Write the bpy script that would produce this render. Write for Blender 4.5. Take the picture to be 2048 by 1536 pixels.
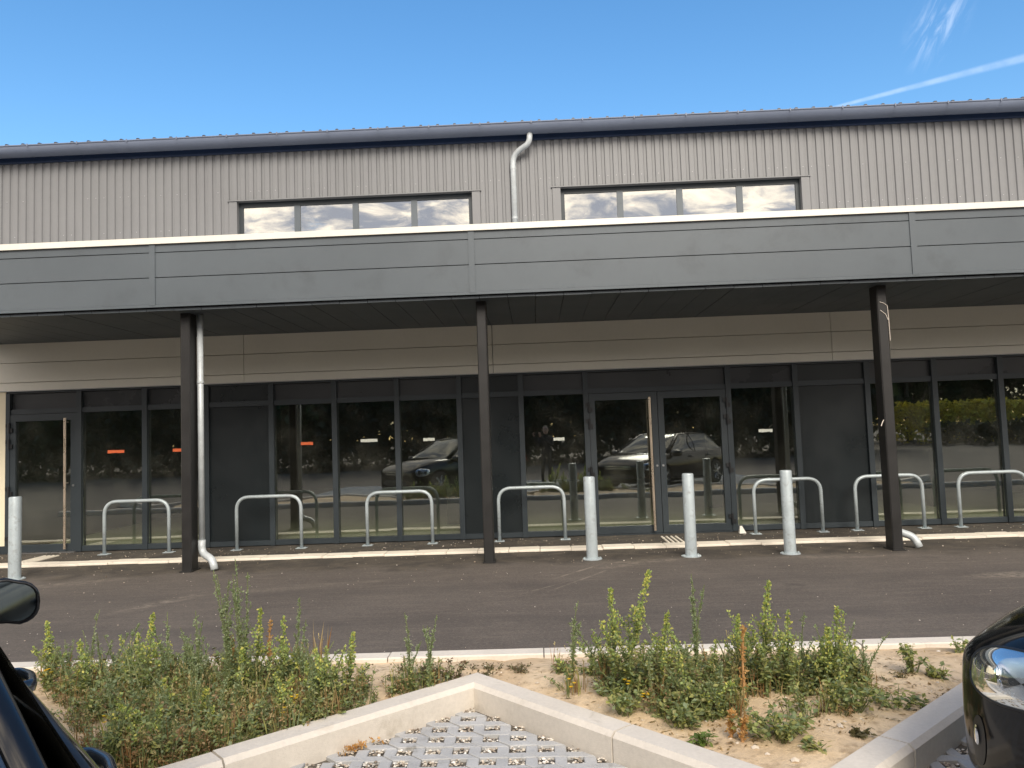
import bpy, bmesh, math, random
from mathutils import Vector, Matrix, noise
from mathutils.bvhtree import BVHTree
import numpy as np

random.seed(7)
for o in list(bpy.data.objects):
    bpy.data.objects.remove(o)
S = bpy.context.scene
C = bpy.data.collections.new('place'); S.collection.children.link(C)

# ------------------------------------------------------------------ camera
CAM_H = 1.5
FPX = 1540.0                                   # focal length in pixels of the 2048 px photograph
CR = Vector((0.99891, 0.03079, -0.03505))      # camera right, up and forward
CU = Vector((0.03699, -0.06466, 0.99722))
CF = Vector((-0.02844, 0.99743, 0.06572))
cam = bpy.data.cameras.new('camera'); camo = bpy.data.objects.new('camera', cam); C.objects.link(camo)
cam.sensor_width = 36.0; cam.lens = FPX / 2048 * 36.0
cam.clip_start = 0.05; cam.clip_end = 2000
camo.matrix_world = Matrix(((CR.x, CU.x, -CF.x, 0), (CR.y, CU.y, -CF.y, 0), (CR.z, CU.z, -CF.z, CAM_H), (0, 0, 0, 1)))
S.camera = camo
def pix(px, py):
    return CF * FPX + CR * (px - 1024) - CU * (py - 768)
def ground(px, py, z=0.0):
    d = pix(px, py); t = (z - CAM_H) / d.z
    return Vector((d.x * t, d.y * t, z))
def on_plane(px, py, Y):
    d = pix(px, py); t = Y / d.y
    return Vector((d.x * t, Y, d.z * t + CAM_H))

# ------------------------------------------------------------------ sky and sun
SUN_EL = math.radians(37); SUN_AZ = math.radians(12)   # azimuth from the facade's normal towards the right
sun_dir = Vector((math.cos(SUN_EL) * math.sin(SUN_AZ), -math.cos(SUN_EL) * math.cos(SUN_AZ), math.sin(SUN_EL)))
SKY = 0.105
W = bpy.data.worlds.new('World'); S.world = W; W.use_nodes = True
nt = W.node_tree; nt.nodes.clear()

class G:
    """small helper to write node graphs"""
    def __init__(s, tree): s.t = tree
    def n(s, typ, ins=None, **props):
        nd = s.t.nodes.new(typ)
        for k, v in props.items(): setattr(nd, k, v)
        for k, v in (ins or {}).items():
            sock = nd.inputs[k]
            if isinstance(v, bpy.types.NodeSocket): s.t.links.new(v, sock)
            else: sock.default_value = v
        return nd
    def m(s, op, a, b=0.0, clamp=False):
        return s.n('ShaderNodeMath', {0: a, 1: b}, operation=op, use_clamp=clamp).outputs[0]
    def vm(s, op, a, b=(0, 0, 0)):
        return s.n('ShaderNodeVectorMath', {0: a, 1: b}, operation=op)
    def dot(s, a, b): return s.vm('DOT_PRODUCT', a, b).outputs['Value']
    def rng(s, v, a, b, c=0.0, d=1.0, smooth=True):
        return s.n('ShaderNodeMapRange', {0: v, 1: a, 2: b, 3: c, 4: d}, interpolation_type='SMOOTHSTEP' if smooth else 'LINEAR', clamp=True).outputs[0]
    def mix(s, f, a, b, blend='MIX'):
        nd = s.n('ShaderNodeMix', data_type='RGBA', blend_type=blend)
        for sock, v in ((nd.inputs['Factor'], f), (nd.inputs[6], a), (nd.inputs[7], b)):
            if isinstance(v, bpy.types.NodeSocket): s.t.links.new(v, sock)
            elif isinstance(v, tuple) and len(v) == 3: sock.default_value = (*v, 1)
            else: sock.default_value = v
        return nd.outputs[2]
    def noise(s, vec, scale, detail=4, rough=0.55, dist=0.0, out='Fac'):
        return s.n('ShaderNodeTexNoise', {'Vector': vec, 'Scale': scale, 'Detail': detail, 'Roughness': rough, 'Distortion': dist}).outputs[out]

g = G(nt)
sky = g.n('ShaderNodeTexSky', sky_type='NISHITA', sun_disc=False, sun_elevation=SUN_EL, sun_rotation=math.pi - SUN_AZ,
          altitude=100, air_density=1.25, dust_density=0.25, ozone_density=2.4)
dirv = g.n('ShaderNodeTexCoord').outputs['Generated']
sep = g.n('ShaderNodeSeparateXYZ', {0: dirv})
zz = g.m('ADD', g.m('MAXIMUM', sep.outputs[2], 0.0), 0.12)
cu = g.n('ShaderNodeCombineXYZ', {0: g.m('DIVIDE', sep.outputs[0], zz), 1: g.m('DIVIDE', sep.outputs[1], zz)}).outputs[0]
skyc = g.n('ShaderNodeHueSaturation', {'Hue': 0.5, 'Saturation': 1.27, 'Value': 1.02, 'Color': sky.outputs[0]}).outputs[0]
# broken cloud over the half of the sky behind the photographer (seen in the upper windows)
cov = g.rng(g.noise(cu, 1.7, 9, 0.64, 0.6), 0.24, 0.42)
cov = g.m('MULTIPLY', cov, g.rng(sep.outputs[1], 0.10, -0.35))
cov = g.m('MULTIPLY', cov, g.rng(sep.outputs[2], 0.0, 0.06))
lum = g.rng(g.noise(g.vm('ADD', cu, (4.2, 1.3, 0)).outputs[0], 4.6, 8, 0.62, 0.4), 0.40, 0.66)
k = 1 / SKY
ccol = g.mix(lum, (0.45 * k, 0.46 * k, 0.53 * k), (1.7 * k, 1.46 * k, 1.18 * k))
col = g.mix(cov, skyc, ccol)
# cirrus wisp and contrail at the upper right
def unit(px, py): return pix(px, py).normalized()
d1, d2 = unit(1640, 222), unit(2048, 116)
pn = d1.cross(d2).normalized(); tn = pn.cross(d1).normalized()
dist = g.m('ABSOLUTE', g.dot(dirv, tuple(pn)))
along = g.dot(dirv, tuple(tn))
wid = g.rng(along, 0.0, 0.22, 0.0022, 0.0062, smooth=False)
ctr = g.m('SUBTRACT', 1.0, g.rng(g.m('DIVIDE', dist, wid), 0.2, 1.0))
ctr = g.m('MULTIPLY', ctr, g.rng(along, -0.03, 0.03))
ctr = g.m('MULTIPLY', ctr, g.rng(g.noise(dirv, 55, 4), 0.25, 0.75, 0.45, 1.0))
w0, w1 = unit(1848, 100), unit(1905, -10)
we = (w1 - w0).normalized(); wc = (w0 * 0.5 + w1 * 0.5).normalized(); wp = we.cross(wc).normalized()
rel = g.vm('SUBTRACT', dirv, tuple(wc)).outputs[0]
wa, wb = g.dot(rel, tuple(we)), g.dot(rel, tuple(wp))
wv = g.n('ShaderNodeCombineXYZ', {0: g.m('MULTIPLY', wa, 16), 1: g.m('MULTIPLY', wb, 75)}).outputs[0]
wn = g.rng(g.noise(wv, 1.0, 6, 0.6, 0.8), 0.44, 0.72)
wr = g.n('ShaderNodeCombineXYZ', {0: g.m('MULTIPLY', wa, 17), 1: g.m('MULTIPLY', wb, 30)}).outputs[0]
wm = g.m('MULTIPLY', wn, g.rng(g.vm('LENGTH', wr).outputs['Value'], 1.0, 0.1))
wm = g.m('MULTIPLY', wm, g.rng(sep.outputs[1], 0.2, 0.4))
thin = g.m('MAXIMUM', g.m('MULTIPLY', ctr, 0.17), g.m('MULTIPLY', wm, 0.23))
col = g.mix(thin, col, (0.95 * k, 0.97 * k, 1.0 * k))
bg = g.n('ShaderNodeBackground', {'Color': col, 'Strength': SKY})
g.t.links.new(bg.outputs[0], g.n('ShaderNodeOutputWorld').inputs[0])

sl = bpy.data.lights.new('sun', 'SUN'); sl.energy = 1.8; sl.angle = math.radians(26); sl.color = (1.0, 0.92, 0.80)
slo = bpy.data.objects.new('sun', sl); C.objects.link(slo); slo.location = (6, -6, 12)
slo.rotation_euler = (-sun_dir).to_track_quat('-Z', 'Y').to_euler()
S.view_settings.view_transform = 'Standard'; S.view_settings.look = 'None'
S.view_settings.exposure = 0.95; S.view_settings.gamma = 1.0
S.render.engine = 'CYCLES'
S.cycles.max_bounces = 10; S.cycles.transparent_max_bounces = 16

# ------------------------------------------------------------------ materials
MATS = {}
def newmat(name):
    m = bpy.data.materials.new(name); m.use_nodes = True; m.node_tree.nodes.clear(); MATS[name] = m
    return m, G(m.node_tree)
def finish(g, shader, disp=None):
    g.t.links.new(shader, g.n('ShaderNodeOutputMaterial').inputs[0])
def plain(name, col, rough=0.6, metal=0.0, var=0.12, vscale=3.0, fine=0.05, bump=0.0, bscale=80, coat=0.0, world=True, dirt_tone=None):
    """a paint, metal or stone: base colour with slow and fine mottling and a little relief"""
    m, g = newmat(name)
    pos = g.n('ShaderNodeNewGeometry').outputs['Position'] if world else g.n('ShaderNodeTexCoord').outputs['Object']
    a = g.noise(pos, vscale, 5, 0.6); b = g.noise(pos, vscale * 22, 3, 0.6)
    f = g.m('ADD', g.rng(a, 0.25, 0.75, 1 - var, 1 + var, False), g.rng(b, 0.25, 0.75, -fine, fine, False))
    c = g.mix(1.0, (*col, 1), g.n('ShaderNodeCombineColor', {0: f, 1: f, 2: f}).outputs[0], 'MULTIPLY')
    if dirt_tone:
        dcol, lo, hi, dsc = dirt_tone
        c = g.mix(g.rng(g.noise(pos, dsc, 6, 0.65, 0.4), lo, hi), c, (*dcol, 1))
    bs = g.n('ShaderNodeBsdfPrincipled', {'Base Color': c, 'Metallic': metal, 'Coat Weight': coat, 'Coat Roughness': 0.05,
             'Roughness': g.rng(a, 0.3, 0.7, max(0.02, rough - 0.07), min(1, rough + 0.07), False)})
    if bump:
        bp = g.n('ShaderNodeBump', {'Height': g.noise(pos, bscale, 4, 0.6), 'Strength': bump, 'Distance': 0.01})
        g.t.links.new(bp.outputs[0], bs.inputs['Normal'])
    finish(g, bs.outputs[0]); return m

plain('cladding', (0.186, 0.190, 0.197), 0.45, 0.0, 0.07, 0.9, 0.02, 0.10, 2.5)
plain('fascia', (0.090, 0.108, 0.124), 0.42, 0.0, 0.10, 0.5, 0.02, 0.12, 1.8, dirt_tone=((0.074, 0.088, 0.10), 0.5, 0.75, 2.2))
plain('cap_white', (0.66, 0.64, 0.57), 0.45, 0.0, 0.06, 1.5, 0.03)
plain('drip', (0.42, 0.43, 0.44), 0.4, 0.3, 0.06, 2, 0.02)
plain('band', (0.75, 0.735, 0.66), 0.5, 0.0, 0.05, 0.9, 0.015)
plain('cream', (0.74, 0.67, 0.50), 0.55, 0.0, 0.05, 0.9, 0.02)
plain('soffit', (0.054, 0.068, 0.082), 0.55, 0.0, 0.10, 1.0, 0.03)
plain('anthracite', (0.027, 0.036, 0.043), 0.42, 0.0, 0.10, 1.3, 0.04)
plain('infill', (0.0105, 0.0150, 0.0175), 0.32, 0.0, 0.10, 1.3, 0.03)
plain('transom_glass', (0.036, 0.039, 0.043), 0.3, 0.0, 0.1, 1.1, 0.02)
plain('post_paint', (0.011, 0.0105, 0.0105), 0.5, 0.0, 0.2, 4, 0.08)
plain('gutter_navy', (0.15, 0.18, 0.25), 0.45, 0.0, 0.1, 1.5, 0.03)
plain('eaves_shadow_navy', (0.022, 0.044, 0.105), 0.45, 0.0, 0.1, 1.5, 0.03)  # shadow below the gutter, put into the board's colour
plain('zinc', (0.48, 0.52, 0.54), 0.42, 0.12, 0.14, 9, 0.07, dirt_tone=((0.42, 0.44, 0.45), 0.52, 0.72, 16))
plain('galvanised', (0.42, 0.48, 0.505), 0.42, 0.25, 0.14, 7, 0.08, 0.06, 120, dirt_tone=((0.28, 0.30, 0.31), 0.5, 0.75, 14))
plain('steel_bar', (0.62, 0.52, 0.42), 0.28, 0.8, 0.08, 4, 0.03)
plain('black_plastic', (0.012, 0.013, 0.015), 0.4, 0.0, 0.1, 5, 0.05)
plain('orange_print', (0.80, 0.16, 0.05), 0.6, 0.0, 0.15, 60, 0.1)
plain('white_print', (0.74, 0.78, 0.70), 0.6, 0.0, 0.1, 60, 0.1)
plain('kerb_concrete', (0.60, 0.55, 0.48), 0.85, 0.0, 0.10, 2.2, 0.06, 0.25, 160, dirt_tone=((0.40, 0.35, 0.28), 0.56, 0.80, 5))
plain('strip_concrete', (0.74, 0.68, 0.58), 0.85, 0.0, 0.12, 3, 0.06, 0.25, 120, dirt_tone=((0.40, 0.33, 0.25), 0.58, 0.8, 7))
plain('paver_concrete', (0.40, 0.40, 0.395), 0.88, 0.0, 0.16, 6, 0.10, 0.35, 190, dirt_tone=((0.21, 0.20, 0.18), 0.55, 0.78, 9))
plain('bed', (0.11, 0.095, 0.075), 0.95, 0.0, 0.3, 9, 0.2, 0.5, 90)
plain('gravel', (0.50, 0.45, 0.37), 0.9, 0.0, 0.45, 30, 0.3)
plain('stone', (0.55, 0.47, 0.38), 0.9, 0.0, 0.25, 9, 0.15, 0.4, 60)
plain('interior_floor', (0.66, 0.66, 0.52), 0.55, 0.0, 0.12, 0.8, 0.04)
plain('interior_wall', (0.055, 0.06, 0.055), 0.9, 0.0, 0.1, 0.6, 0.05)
plain('roof_sheet', (0.05, 0.055, 0.065), 0.4, 0.3, 0.1, 1, 0.03)
plain('car_black', (0.005, 0.0056, 0.0068), 0.10, 0.0, 0.1, 3, 0.02)
plain('rubber', (0.018, 0.018, 0.019), 0.8, 0.0, 0.15, 10, 0.1)
plain('alloy', (0.45, 0.46, 0.47), 0.3, 0.9, 0.1, 8, 0.03)
plain('chrome', (0.86, 0.87, 0.89), 0.10, 1.0, 0.02, 4, 0.01)
plain('lamp_dark', (0.03, 0.032, 0.035), 0.25, 0.0, 0.1, 8, 0.02)
plain('lamp_silver', (0.62, 0.65, 0.70), 0.22, 0.7, 0.05, 20, 0.02)
plain('mirror', (0.36, 0.44, 0.47), 0.03, 1.0, 0.05, 9, 0.01)
plain('cloth_dark', (0.012, 0.013, 0.016), 0.9, 0.0, 0.2, 8, 0.1)
plain('skin', (0.45, 0.28, 0.20), 0.55, 0.0, 0.08, 8, 0.03)
plain('hair', (0.03, 0.02, 0.015), 0.6, 0.0, 0.2, 30, 0.2)
plain('bark', (0.10, 0.08, 0.06), 0.95, 0.0, 0.3, 6, 0.2, 0.6, 30)
plain('stem_green', (0.13, 0.15, 0.055), 0.7, 0.0, 0.25, 12, 0.1)
plain('stem_dry', (0.40, 0.22, 0.09), 0.8, 0.0, 0.25, 12, 0.1)
plain('strap', (0.62, 0.56, 0.50), 0.6)

def glass_mat(name, base, grazing_ior, tint, rough=0.0, wav=0.0):
    """a coated window pane: part mirror, part tinted see-through"""
    m, g = newmat(name)
    pos = g.n('ShaderNodeNewGeometry').outputs['Position']
    fr = g.n('ShaderNodeFresnel', {'IOR': grazing_ior}).outputs[0]
    fac = g.m('ADD', base, g.m('MULTIPLY', fr, 0.8), clamp=True)
    bp = g.n('ShaderNodeBump', {'Height': g.noise(pos, 1.3, 2, 0.5), 'Strength': wav, 'Distance': 0.02})
    gl = g.n('ShaderNodeBsdfGlossy', {'Color': (0.92, 0.95, 0.95, 1), 'Roughness': rough, 'Normal': bp.outputs[0]})
    tr = g.n('ShaderNodeBsdfTransparent', {'Color': (*tint, 1)})
    mx = g.n('ShaderNodeMixShader', {0: fac, 1: tr.outputs[0], 2: gl.outputs[0]})
    dust = g.n('ShaderNodeBsdfDiffuse', {'Color': (0.32, 0.31, 0.27, 1)})
    df = g.rng(g.noise(pos, 2.2, 6, 0.65), 0.40, 0.85, 0.012, 0.085)
    finish(g, g.n('ShaderNodeMixShader', {0: df, 1: mx.outputs[0], 2: dust.outputs[0]}).outputs[0])
glass_mat('shop_glass', 0.17, 1.35, (0.90, 0.93, 0.86), 0.012, 0.05)
glass_mat('upper_glass', 0.40, 1.4, (0.30, 0.33, 0.33), 0.0, 0.05)
glass_mat('car_glass', 0.10, 1.5, (0.10, 0.11, 0.10), 0.0, 0.02)
glass_mat('lens_glass', 0.05, 1.45, (0.93, 0.95, 0.97), 0.0, 0.0)

def leaf_mat(name, rough=0.55, trans=0.35):
    m, g = newmat(name)
    c = g.n('ShaderNodeAttribute', attribute_name='Col').outputs['Color']
    bs = g.n('ShaderNodeBsdfPrincipled', {'Base Color': c, 'Roughness': rough})
    tl = g.n('ShaderNodeBsdfTranslucent', {'Color': g.mix(1.0, c, (1.15, 1.25, 0.6, 1), 'MULTIPLY')})
    finish(g, g.n('ShaderNodeMixShader', {0: trans, 1: bs.outputs[0], 2: tl.outputs[0]}).outputs[0])
leaf_mat('leaf', 0.55, 0.42); leaf_mat('tree_leaf', 0.6, 0.25)

# asphalt: brown-grey aggregate, darker and pale-specked under the canopy, dust scuffs and pale drag marks
def asphalt():
    m, g = newmat('asphalt')
    pos = g.n('ShaderNodeNewGeometry').outputs['Position']
    sp = g.n('ShaderNodeSeparateXYZ', {0: pos})
    big = g.noise(pos, 0.55, 6, 0.6, 0.6); mid = g.noise(pos, 6, 5, 0.65); fin = g.noise(pos, 70, 3, 0.7)
    vor = g.n('ShaderNodeTexVoronoi', {'Vector': pos, 'Scale': 130.0}).outputs['Color']
    vg = g.n('ShaderNodeSeparateColor', {0: vor}).outputs[0]
    c = g.mix(g.rng(big, 0.3, 0.7), (0.085, 0.070, 0.060, 1), (0.123, 0.103, 0.087, 1))
    c = g.mix(g.rng(mid, 0.35, 0.75, 0.0, 0.35), c, (0.057, 0.049, 0.044, 1))
    c = g.mix(g.rng(vg, 0.70, 1.0, 0.0, 0.45), c, (0.197, 0.172, 0.143, 1))
    c = g.mix(g.rng(fin, 0.35, 0.7, 0.30, 0.0), c, (0.040, 0.035, 0.030, 1))
    streak = g.noise(g.vm('MULTIPLY', pos, (0.5, 4.0, 1.0)).outputs[0], 3.0, 6, 0.7)
    c = g.mix(g.rng(streak, 0.45, 0.75, 0.0, 0.45), c, (0.168, 0.140, 0.114, 1))
    c = g.mix(g.rng(g.noise(pos, 28, 4, 0.75), 0.52, 0.72, 0.0, 0.55), c, (0.188, 0.165, 0.138, 1))
    c = g.mix(g.rng(g.noise(pos, 33, 4, 0.75), 0.50, 0.70, 0.0, 0.6), c, (0.044, 0.039, 0.034, 1))
    for (yc, wd_) in ((6.35, .28), (7.75, .30)):
        tr = g.rng(g.m('ABSOLUTE', g.m('SUBTRACT', g.m('ADD', sp.outputs[1], g.rng(g.noise(pos, 0.35, 3), 0.2, 0.8, -0.25, 0.25, False)), yc)), wd_, 0.02)
        c = g.mix(g.m('MULTIPLY', tr, g.rng(g.noise(pos, 2.0, 5, 0.65), 0.3, 0.7, 0.10, 0.42)), c, (0.052, 0.045, 0.041, 1))
    c = g.mix(g.rng(g.noise(g.vm('ADD', pos, (7.3, 2.1, 0)).outputs[0], 1.6, 3, 0.5), 0.68, 0.76, 0, 0.6), c, (0.038, 0.033, 0.030, 1))
    # darker brown ground with pale specks between the post line and the shop front
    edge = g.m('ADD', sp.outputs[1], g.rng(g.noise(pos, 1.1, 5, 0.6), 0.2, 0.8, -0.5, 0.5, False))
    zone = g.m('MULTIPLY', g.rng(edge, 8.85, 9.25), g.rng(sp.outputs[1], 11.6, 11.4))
    dirt_tone = g.mix(g.rng(g.noise(pos, 3.2, 7, 0.7, 0.5), 0.35, 0.70), (0.028, 0.024, 0.020, 1), (0.090, 0.074, 0.055, 1))
    dirt_tone = g.mix(g.rng(g.noise(pos, 26, 4, 0.7), 0.60, 0.78, 0, 0.8), dirt_tone, (0.27, 0.23, 0.18, 1))
    c = g.mix(g.m('MULTIPLY', zone, 0.85), c, dirt_tone)
    # dust patches and drag marks: centre x, y, half-length, half-width, angle, strength
    for (x, y, rx, ry, a, s, brk) in ((-3.66, 7.47, 0.75, 0.16, 58, 0.55, 9), (-2.9, 7.9, 0.9, 0.25, 20, 0.25, 6), (4.6, 7.6, 0.75, 0.22, 4, 0.85, 16),
                             (0.42, 8.5, 0.75, 0.030, 55, 0.75, 5), (0.44, 8.05, 1.0, 0.028, 58, 0.8, 5), (0.9, 8.75, 0.5, 0.13, 25, 0.45, 9),
                             (1.2, 9.0, 0.8, 0.20, 8, 0.45, 7), (-5.4, 8.6, 1.2, 0.18, 24, 0.4, 8), (3.4, 8.9, 1.1, 0.15, -6, 0.35, 8), (0.0, 7.6, 0.8, 0.02, 50, 0.4, 5), (6.0, 6.9, 1.5, 0.3, 0, 0.2, 5), (-1.5, 8.3, 1.6, 0.12, 12, 0.2, 6)):
        v = g.n('ShaderNodeMapping', {'Vector': pos, 'Location': (x, y, 0), 'Rotation': (0, 0, math.radians(a)), 'Scale': (rx, ry, 1)}, vector_type='TEXTURE').outputs[0]
        f = g.rng(g.vm('LENGTH', v).outputs['Value'], 1.0, 0.15)
        f = g.m('MULTIPLY', f, g.rng(g.noise(pos, brk, 5, 0.7), 0.38, 0.68, 0.0, s))
        c = g.mix(f, c, (0.30, 0.255, 0.20, 1))
    bs = g.n('ShaderNodeBsdfPrincipled', {'Base Color': c, 'Roughness': 0.86})
    h = g.m('ADD', g.m('MULTIPLY', vg, 0.6), g.m('MULTIPLY', fin, 1.0))
    bp = g.n('ShaderNodeBump', {'Height': h, 'Strength': 0.55, 'Distance': 0.006})
    g.t.links.new(bp.outputs[0], bs.inputs['Normal']); finish(g, bs.outputs[0])
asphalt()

def soil():
    m, g = newmat('sand')
    pos = g.n('ShaderNodeNewGeometry').outputs['Position']
    a = g.noise(pos, 1.7, 6, 0.6, 0.4); b = g.noise(pos, 16, 5, 0.65); f = g.noise(pos, 120, 3, 0.7)
    c = g.mix(g.rng(a, 0.3, 0.7), (0.54, 0.40, 0.25, 1), (0.70, 0.55, 0.37, 1))
    c = g.mix(g.rng(g.noise(pos, 5, 7, 0.7, 0.8), 0.48, 0.70, 0, 0.55), c, (0.36, 0.265, 0.165, 1))
    c = g.mix(g.rng(b, 0.48, 0.70, 0, 0.75), c, (0.33, 0.235, 0.14, 1))
    c = g.mix(g.rng(f, 0.6, 0.8, 0, 0.5), c, (0.52, 0.45, 0.35, 1))
    bs = g.n('ShaderNodeBsdfPrincipled', {'Base Color': c, 'Roughness': 0.95})
    bp = g.n('ShaderNodeBump', {'Height': g.m('ADD', b, g.m('MULTIPLY', f, 0.4)), 'Strength': 0.7, 'Distance': 0.02})
    g.t.links.new(bp.outputs[0], bs.inputs['Normal']); finish(g, bs.outputs[0])
soil()

# ------------------------------------------------------------------ mesh helpers
class MB:
    def __init__(s): s.v = []; s.f = []; s.c = []
    def add(s, vs, fs, col=None):
        o = len(s.v); s.v.extend([tuple(v) for v in vs]); s.f.extend([tuple(i + o for i in f) for f in fs])
        if col is not None: s.c.extend([col] * len(vs))
        return s
    def box(s, x0, x1, y0, y1, z0, z1):
        return s.add([(x0, y0, z0), (x1, y0, z0), (x1, y1, z0), (x0, y1, z0), (x0, y0, z1), (x1, y0, z1), (x1, y1, z1), (x0, y1, z1)],
                     [(0, 3, 2, 1), (4, 5, 6, 7), (0, 1, 5, 4), (1, 2, 6, 5), (2, 3, 7, 6), (3, 0, 4, 7)])
    def prism(s, poly, z0, z1, bev=0.0):
        """polygon in xy, pushed up from z0 to z1, with an inset top edge"""
        n = len(poly); cx = sum(p[0] for p in poly) / n; cy = sum(p[1] for p in poly) / n
        rings = [[(p[0], p[1], z0) for p in poly]]
        if bev:
            rings.append([(p[0], p[1], z1 - bev) for p in poly]); rings.append([(*q, z1) for q in inset(poly, bev)])
        else: rings.append([(p[0], p[1], z1) for p in poly])
        vs = [v for r in rings for v in r]; fs = []
        for k in range(len(rings) - 1):
            for i in range(n):
                j = (i + 1) % n; fs.append((k * n + i, k * n + j, (k + 1) * n + j, (k + 1) * n + i))
        fs.append(tuple(range((len(rings) - 1) * n, len(rings) * n))); fs.append(tuple(reversed(range(n))))
        return s.add(vs, fs)
    def tube(s, pts, rad, seg=10, caps=True, col=None, flat=(1, 1)):
        pts = [Vector(p) for p in pts]; n = len(pts)
        rad = rad if isinstance(rad, (list, tuple)) else [rad] * n
        up = None; vs = []; fs = []
        for i, p in enumerate(pts):
            t = (pts[min(i + 1, n - 1)] - pts[max(i - 1, 0)]).normalized()
            if up is None:
                up = Vector((0, 0, 1)) if abs(t.z) < 0.9 else Vector((0, 1, 0))
            a = t.cross(up).normalized(); b = a.cross(t).normalized(); up = b
            for k in range(seg):
                an = 2 * math.pi * k / seg
                vs.append(p + a * (math.cos(an) * rad[i] * flat[0]) + b * (math.sin(an) * rad[i] * flat[1]))
        for i in range(n - 1):
            for k in range(seg):
                q = (k + 1) % seg; fs.append((i * seg + k, i * seg + q, (i + 1) * seg + q, (i + 1) * seg + k))
        if caps: fs.append(tuple(reversed(range(seg)))); fs.append(tuple(range((n - 1) * seg, n * seg)))
        return s.add(vs, fs, col)
    def lathe(s, prof, c=(0, 0, 0), seg=24):
        """prof: (radius, z) from bottom to top"""
        vs = []; fs = []
        for r, z in prof:
            for k in range(seg):
                a = 2 * math.pi * k / seg; vs.append((c[0] + r * math.cos(a), c[1] + r * math.sin(a), c[2] + z))
        for i in range(len(prof) - 1):
            for k in range(seg):
                q = (k + 1) % seg; fs.append((i * seg + k, i * seg + q, (i + 1) * seg + q, (i + 1) * seg + k))
        fs.append(tuple(reversed(range(seg)))); fs.append(tuple(range((len(prof) - 1) * seg, len(prof) * seg)))
        return s.add(vs, fs)
    def mesh(s, name, mat, smooth=False):
        me = bpy.data.meshes.new(name); me.from_pydata(s.v, [], s.f); me.materials.append(MATS[mat])
        if s.c:
            at = me.color_attributes.new('Col', 'FLOAT_COLOR', 'POINT')
            at.data.foreach_set('color', np.array([(*c, 1.0) for c in s.c], dtype=np.float32).ravel())
        if smooth: me.polygons.foreach_set('use_smooth', [True] * len(me.polygons))
        me.update(); return me
    def build(s, name, mat, parent=None, smooth=False, loc=None, angle=None):
        me = s.mesh(name, mat, smooth)
        if angle:
            me.polygons.foreach_set('use_smooth', [True] * len(me.polygons)); me.set_sharp_from_angle(angle=math.radians(angle))
        return link(name, me, parent, loc)
def inset(poly, d):
    n = len(poly); out = []
    area = sum(poly[i][0] * poly[(i + 1) % n][1] - poly[(i + 1) % n][0] * poly[i][1] for i in range(n))
    sg = 1 if area > 0 else -1
    for i in range(n):
        p0, p1, p2 = Vector(poly[i - 1][:2]), Vector(poly[i][:2]), Vector(poly[(i + 1) % n][:2])
        e1 = (p1 - p0).normalized(); e2 = (p2 - p1).normalized()
        n1 = Vector((-e1.y, e1.x)) * sg; n2 = Vector((-e2.y, e2.x)) * sg
        b = (n1 + n2); b = b.normalized() if b.length > 1e-6 else n1
        out.append(tuple(p1 + b * min(d / max(b.dot(n1), 0.35), 3 * d)))
    return out
def link(name, me, parent=None, loc=None):
    o = bpy.data.objects.new(name, me); C.objects.link(o)
    if parent: o.parent = parent
    if loc is not None: o.location = loc
    return o
def empty(name, loc=(0, 0, 0), rz=0.0, parent=None):
    o = bpy.data.objects.new(name, None); C.objects.link(o); o.location = loc; o.rotation_euler = (0, 0, rz)
    o.empty_display_size = 0.2
    if parent: o.parent = parent
    return o
def tag(o, label=None, cat=None, group=None, kind=None):
    for k, v in (('label', label), ('category', cat), ('group', group), ('kind', kind)):
        if v: o[k] = v
    return o
def copy_tree(o, parent=None):
    c = o.copy(); C.objects.link(c); c.parent = parent
    for ch in list(o.children): copy_tree(ch, c)
    return c
def frac(a): return a - math.floor(a)

# ------------------------------------------------------------------ the setting: ground, kerbs, paving, strip
Hd = Vector((-0.682, 0.731)); Nd = Vector((0.731, 0.682))      # parking bays: heading of the parked cars, and across
TIP = Vector((-0.39, 4.31)); BW = 2.144; BL = 2.0; PITCH = 2.93
def bay(h, n): return Hd * h + Nd * n
TH, TN = TIP.dot(Hd), TIP.dot(Nd)

mb = MB(); mb.add([(-300, -300, 0), (300, -300, 0), (300, 300, 0), (-300, 300, 0)], [(0, 1, 2, 3)])
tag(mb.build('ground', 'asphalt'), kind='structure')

KW, KH = 0.15, 0.145
def kerb_stone(a, b, inward, mitre_a, mitre_b, parent, z1=KH):
    """a stone from a to b along its bay-side face; inward = unit vector to the planter; mitres lengthen the back edge"""
    t = (b - a).normalized(); gp = 0.004
    j = random.uniform(-0.003, 0.003); z1 = z1 + random.uniform(-0.003, 0.003)
    prof = [(0, -0.03), (0, z1 - 0.022), (0.022, z1), (KW - 0.008, z1), (KW, z1 - 0.008), (KW, -0.03)]
    vs = []
    for end, mi, sg in ((a, mitre_a, 1), (b, mitre_b, -1)):
        for d, z in prof:
            p = end + inward * (d + j) + t * sg * (gp if not mi else 0.001) + t * (-sg) * mi * d
            vs.append((p.x, p.y, z))
    n = len(prof); fs = [(i, (i + 1) % n, n + (i + 1) % n, n + i) for i in range(n)]
    fs += [tuple(reversed(range(n))), tuple(range(n, 2 * n))]
    mbk = MB(); mbk.add(vs, fs); bm = mbk.build('kerb_stone', 'kerb_concrete', parent); return bm
zk = tag(MB().add([(-9, 2.0, -0.04), (9, 2.0, -0.04), (9, 2.3, -0.04), (-9, 2.3, -0.04)], [(0, 1, 2, 3)]).build('bay_kerb', 'bed'), kind='structure')
corners = []
for kx in range(-3, 4):
    T = TIP + Vector((PITCH * kx, 0)); corners.append((T - Nd * BW, T))       # left end of the bay's end kerb, and its tip
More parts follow.
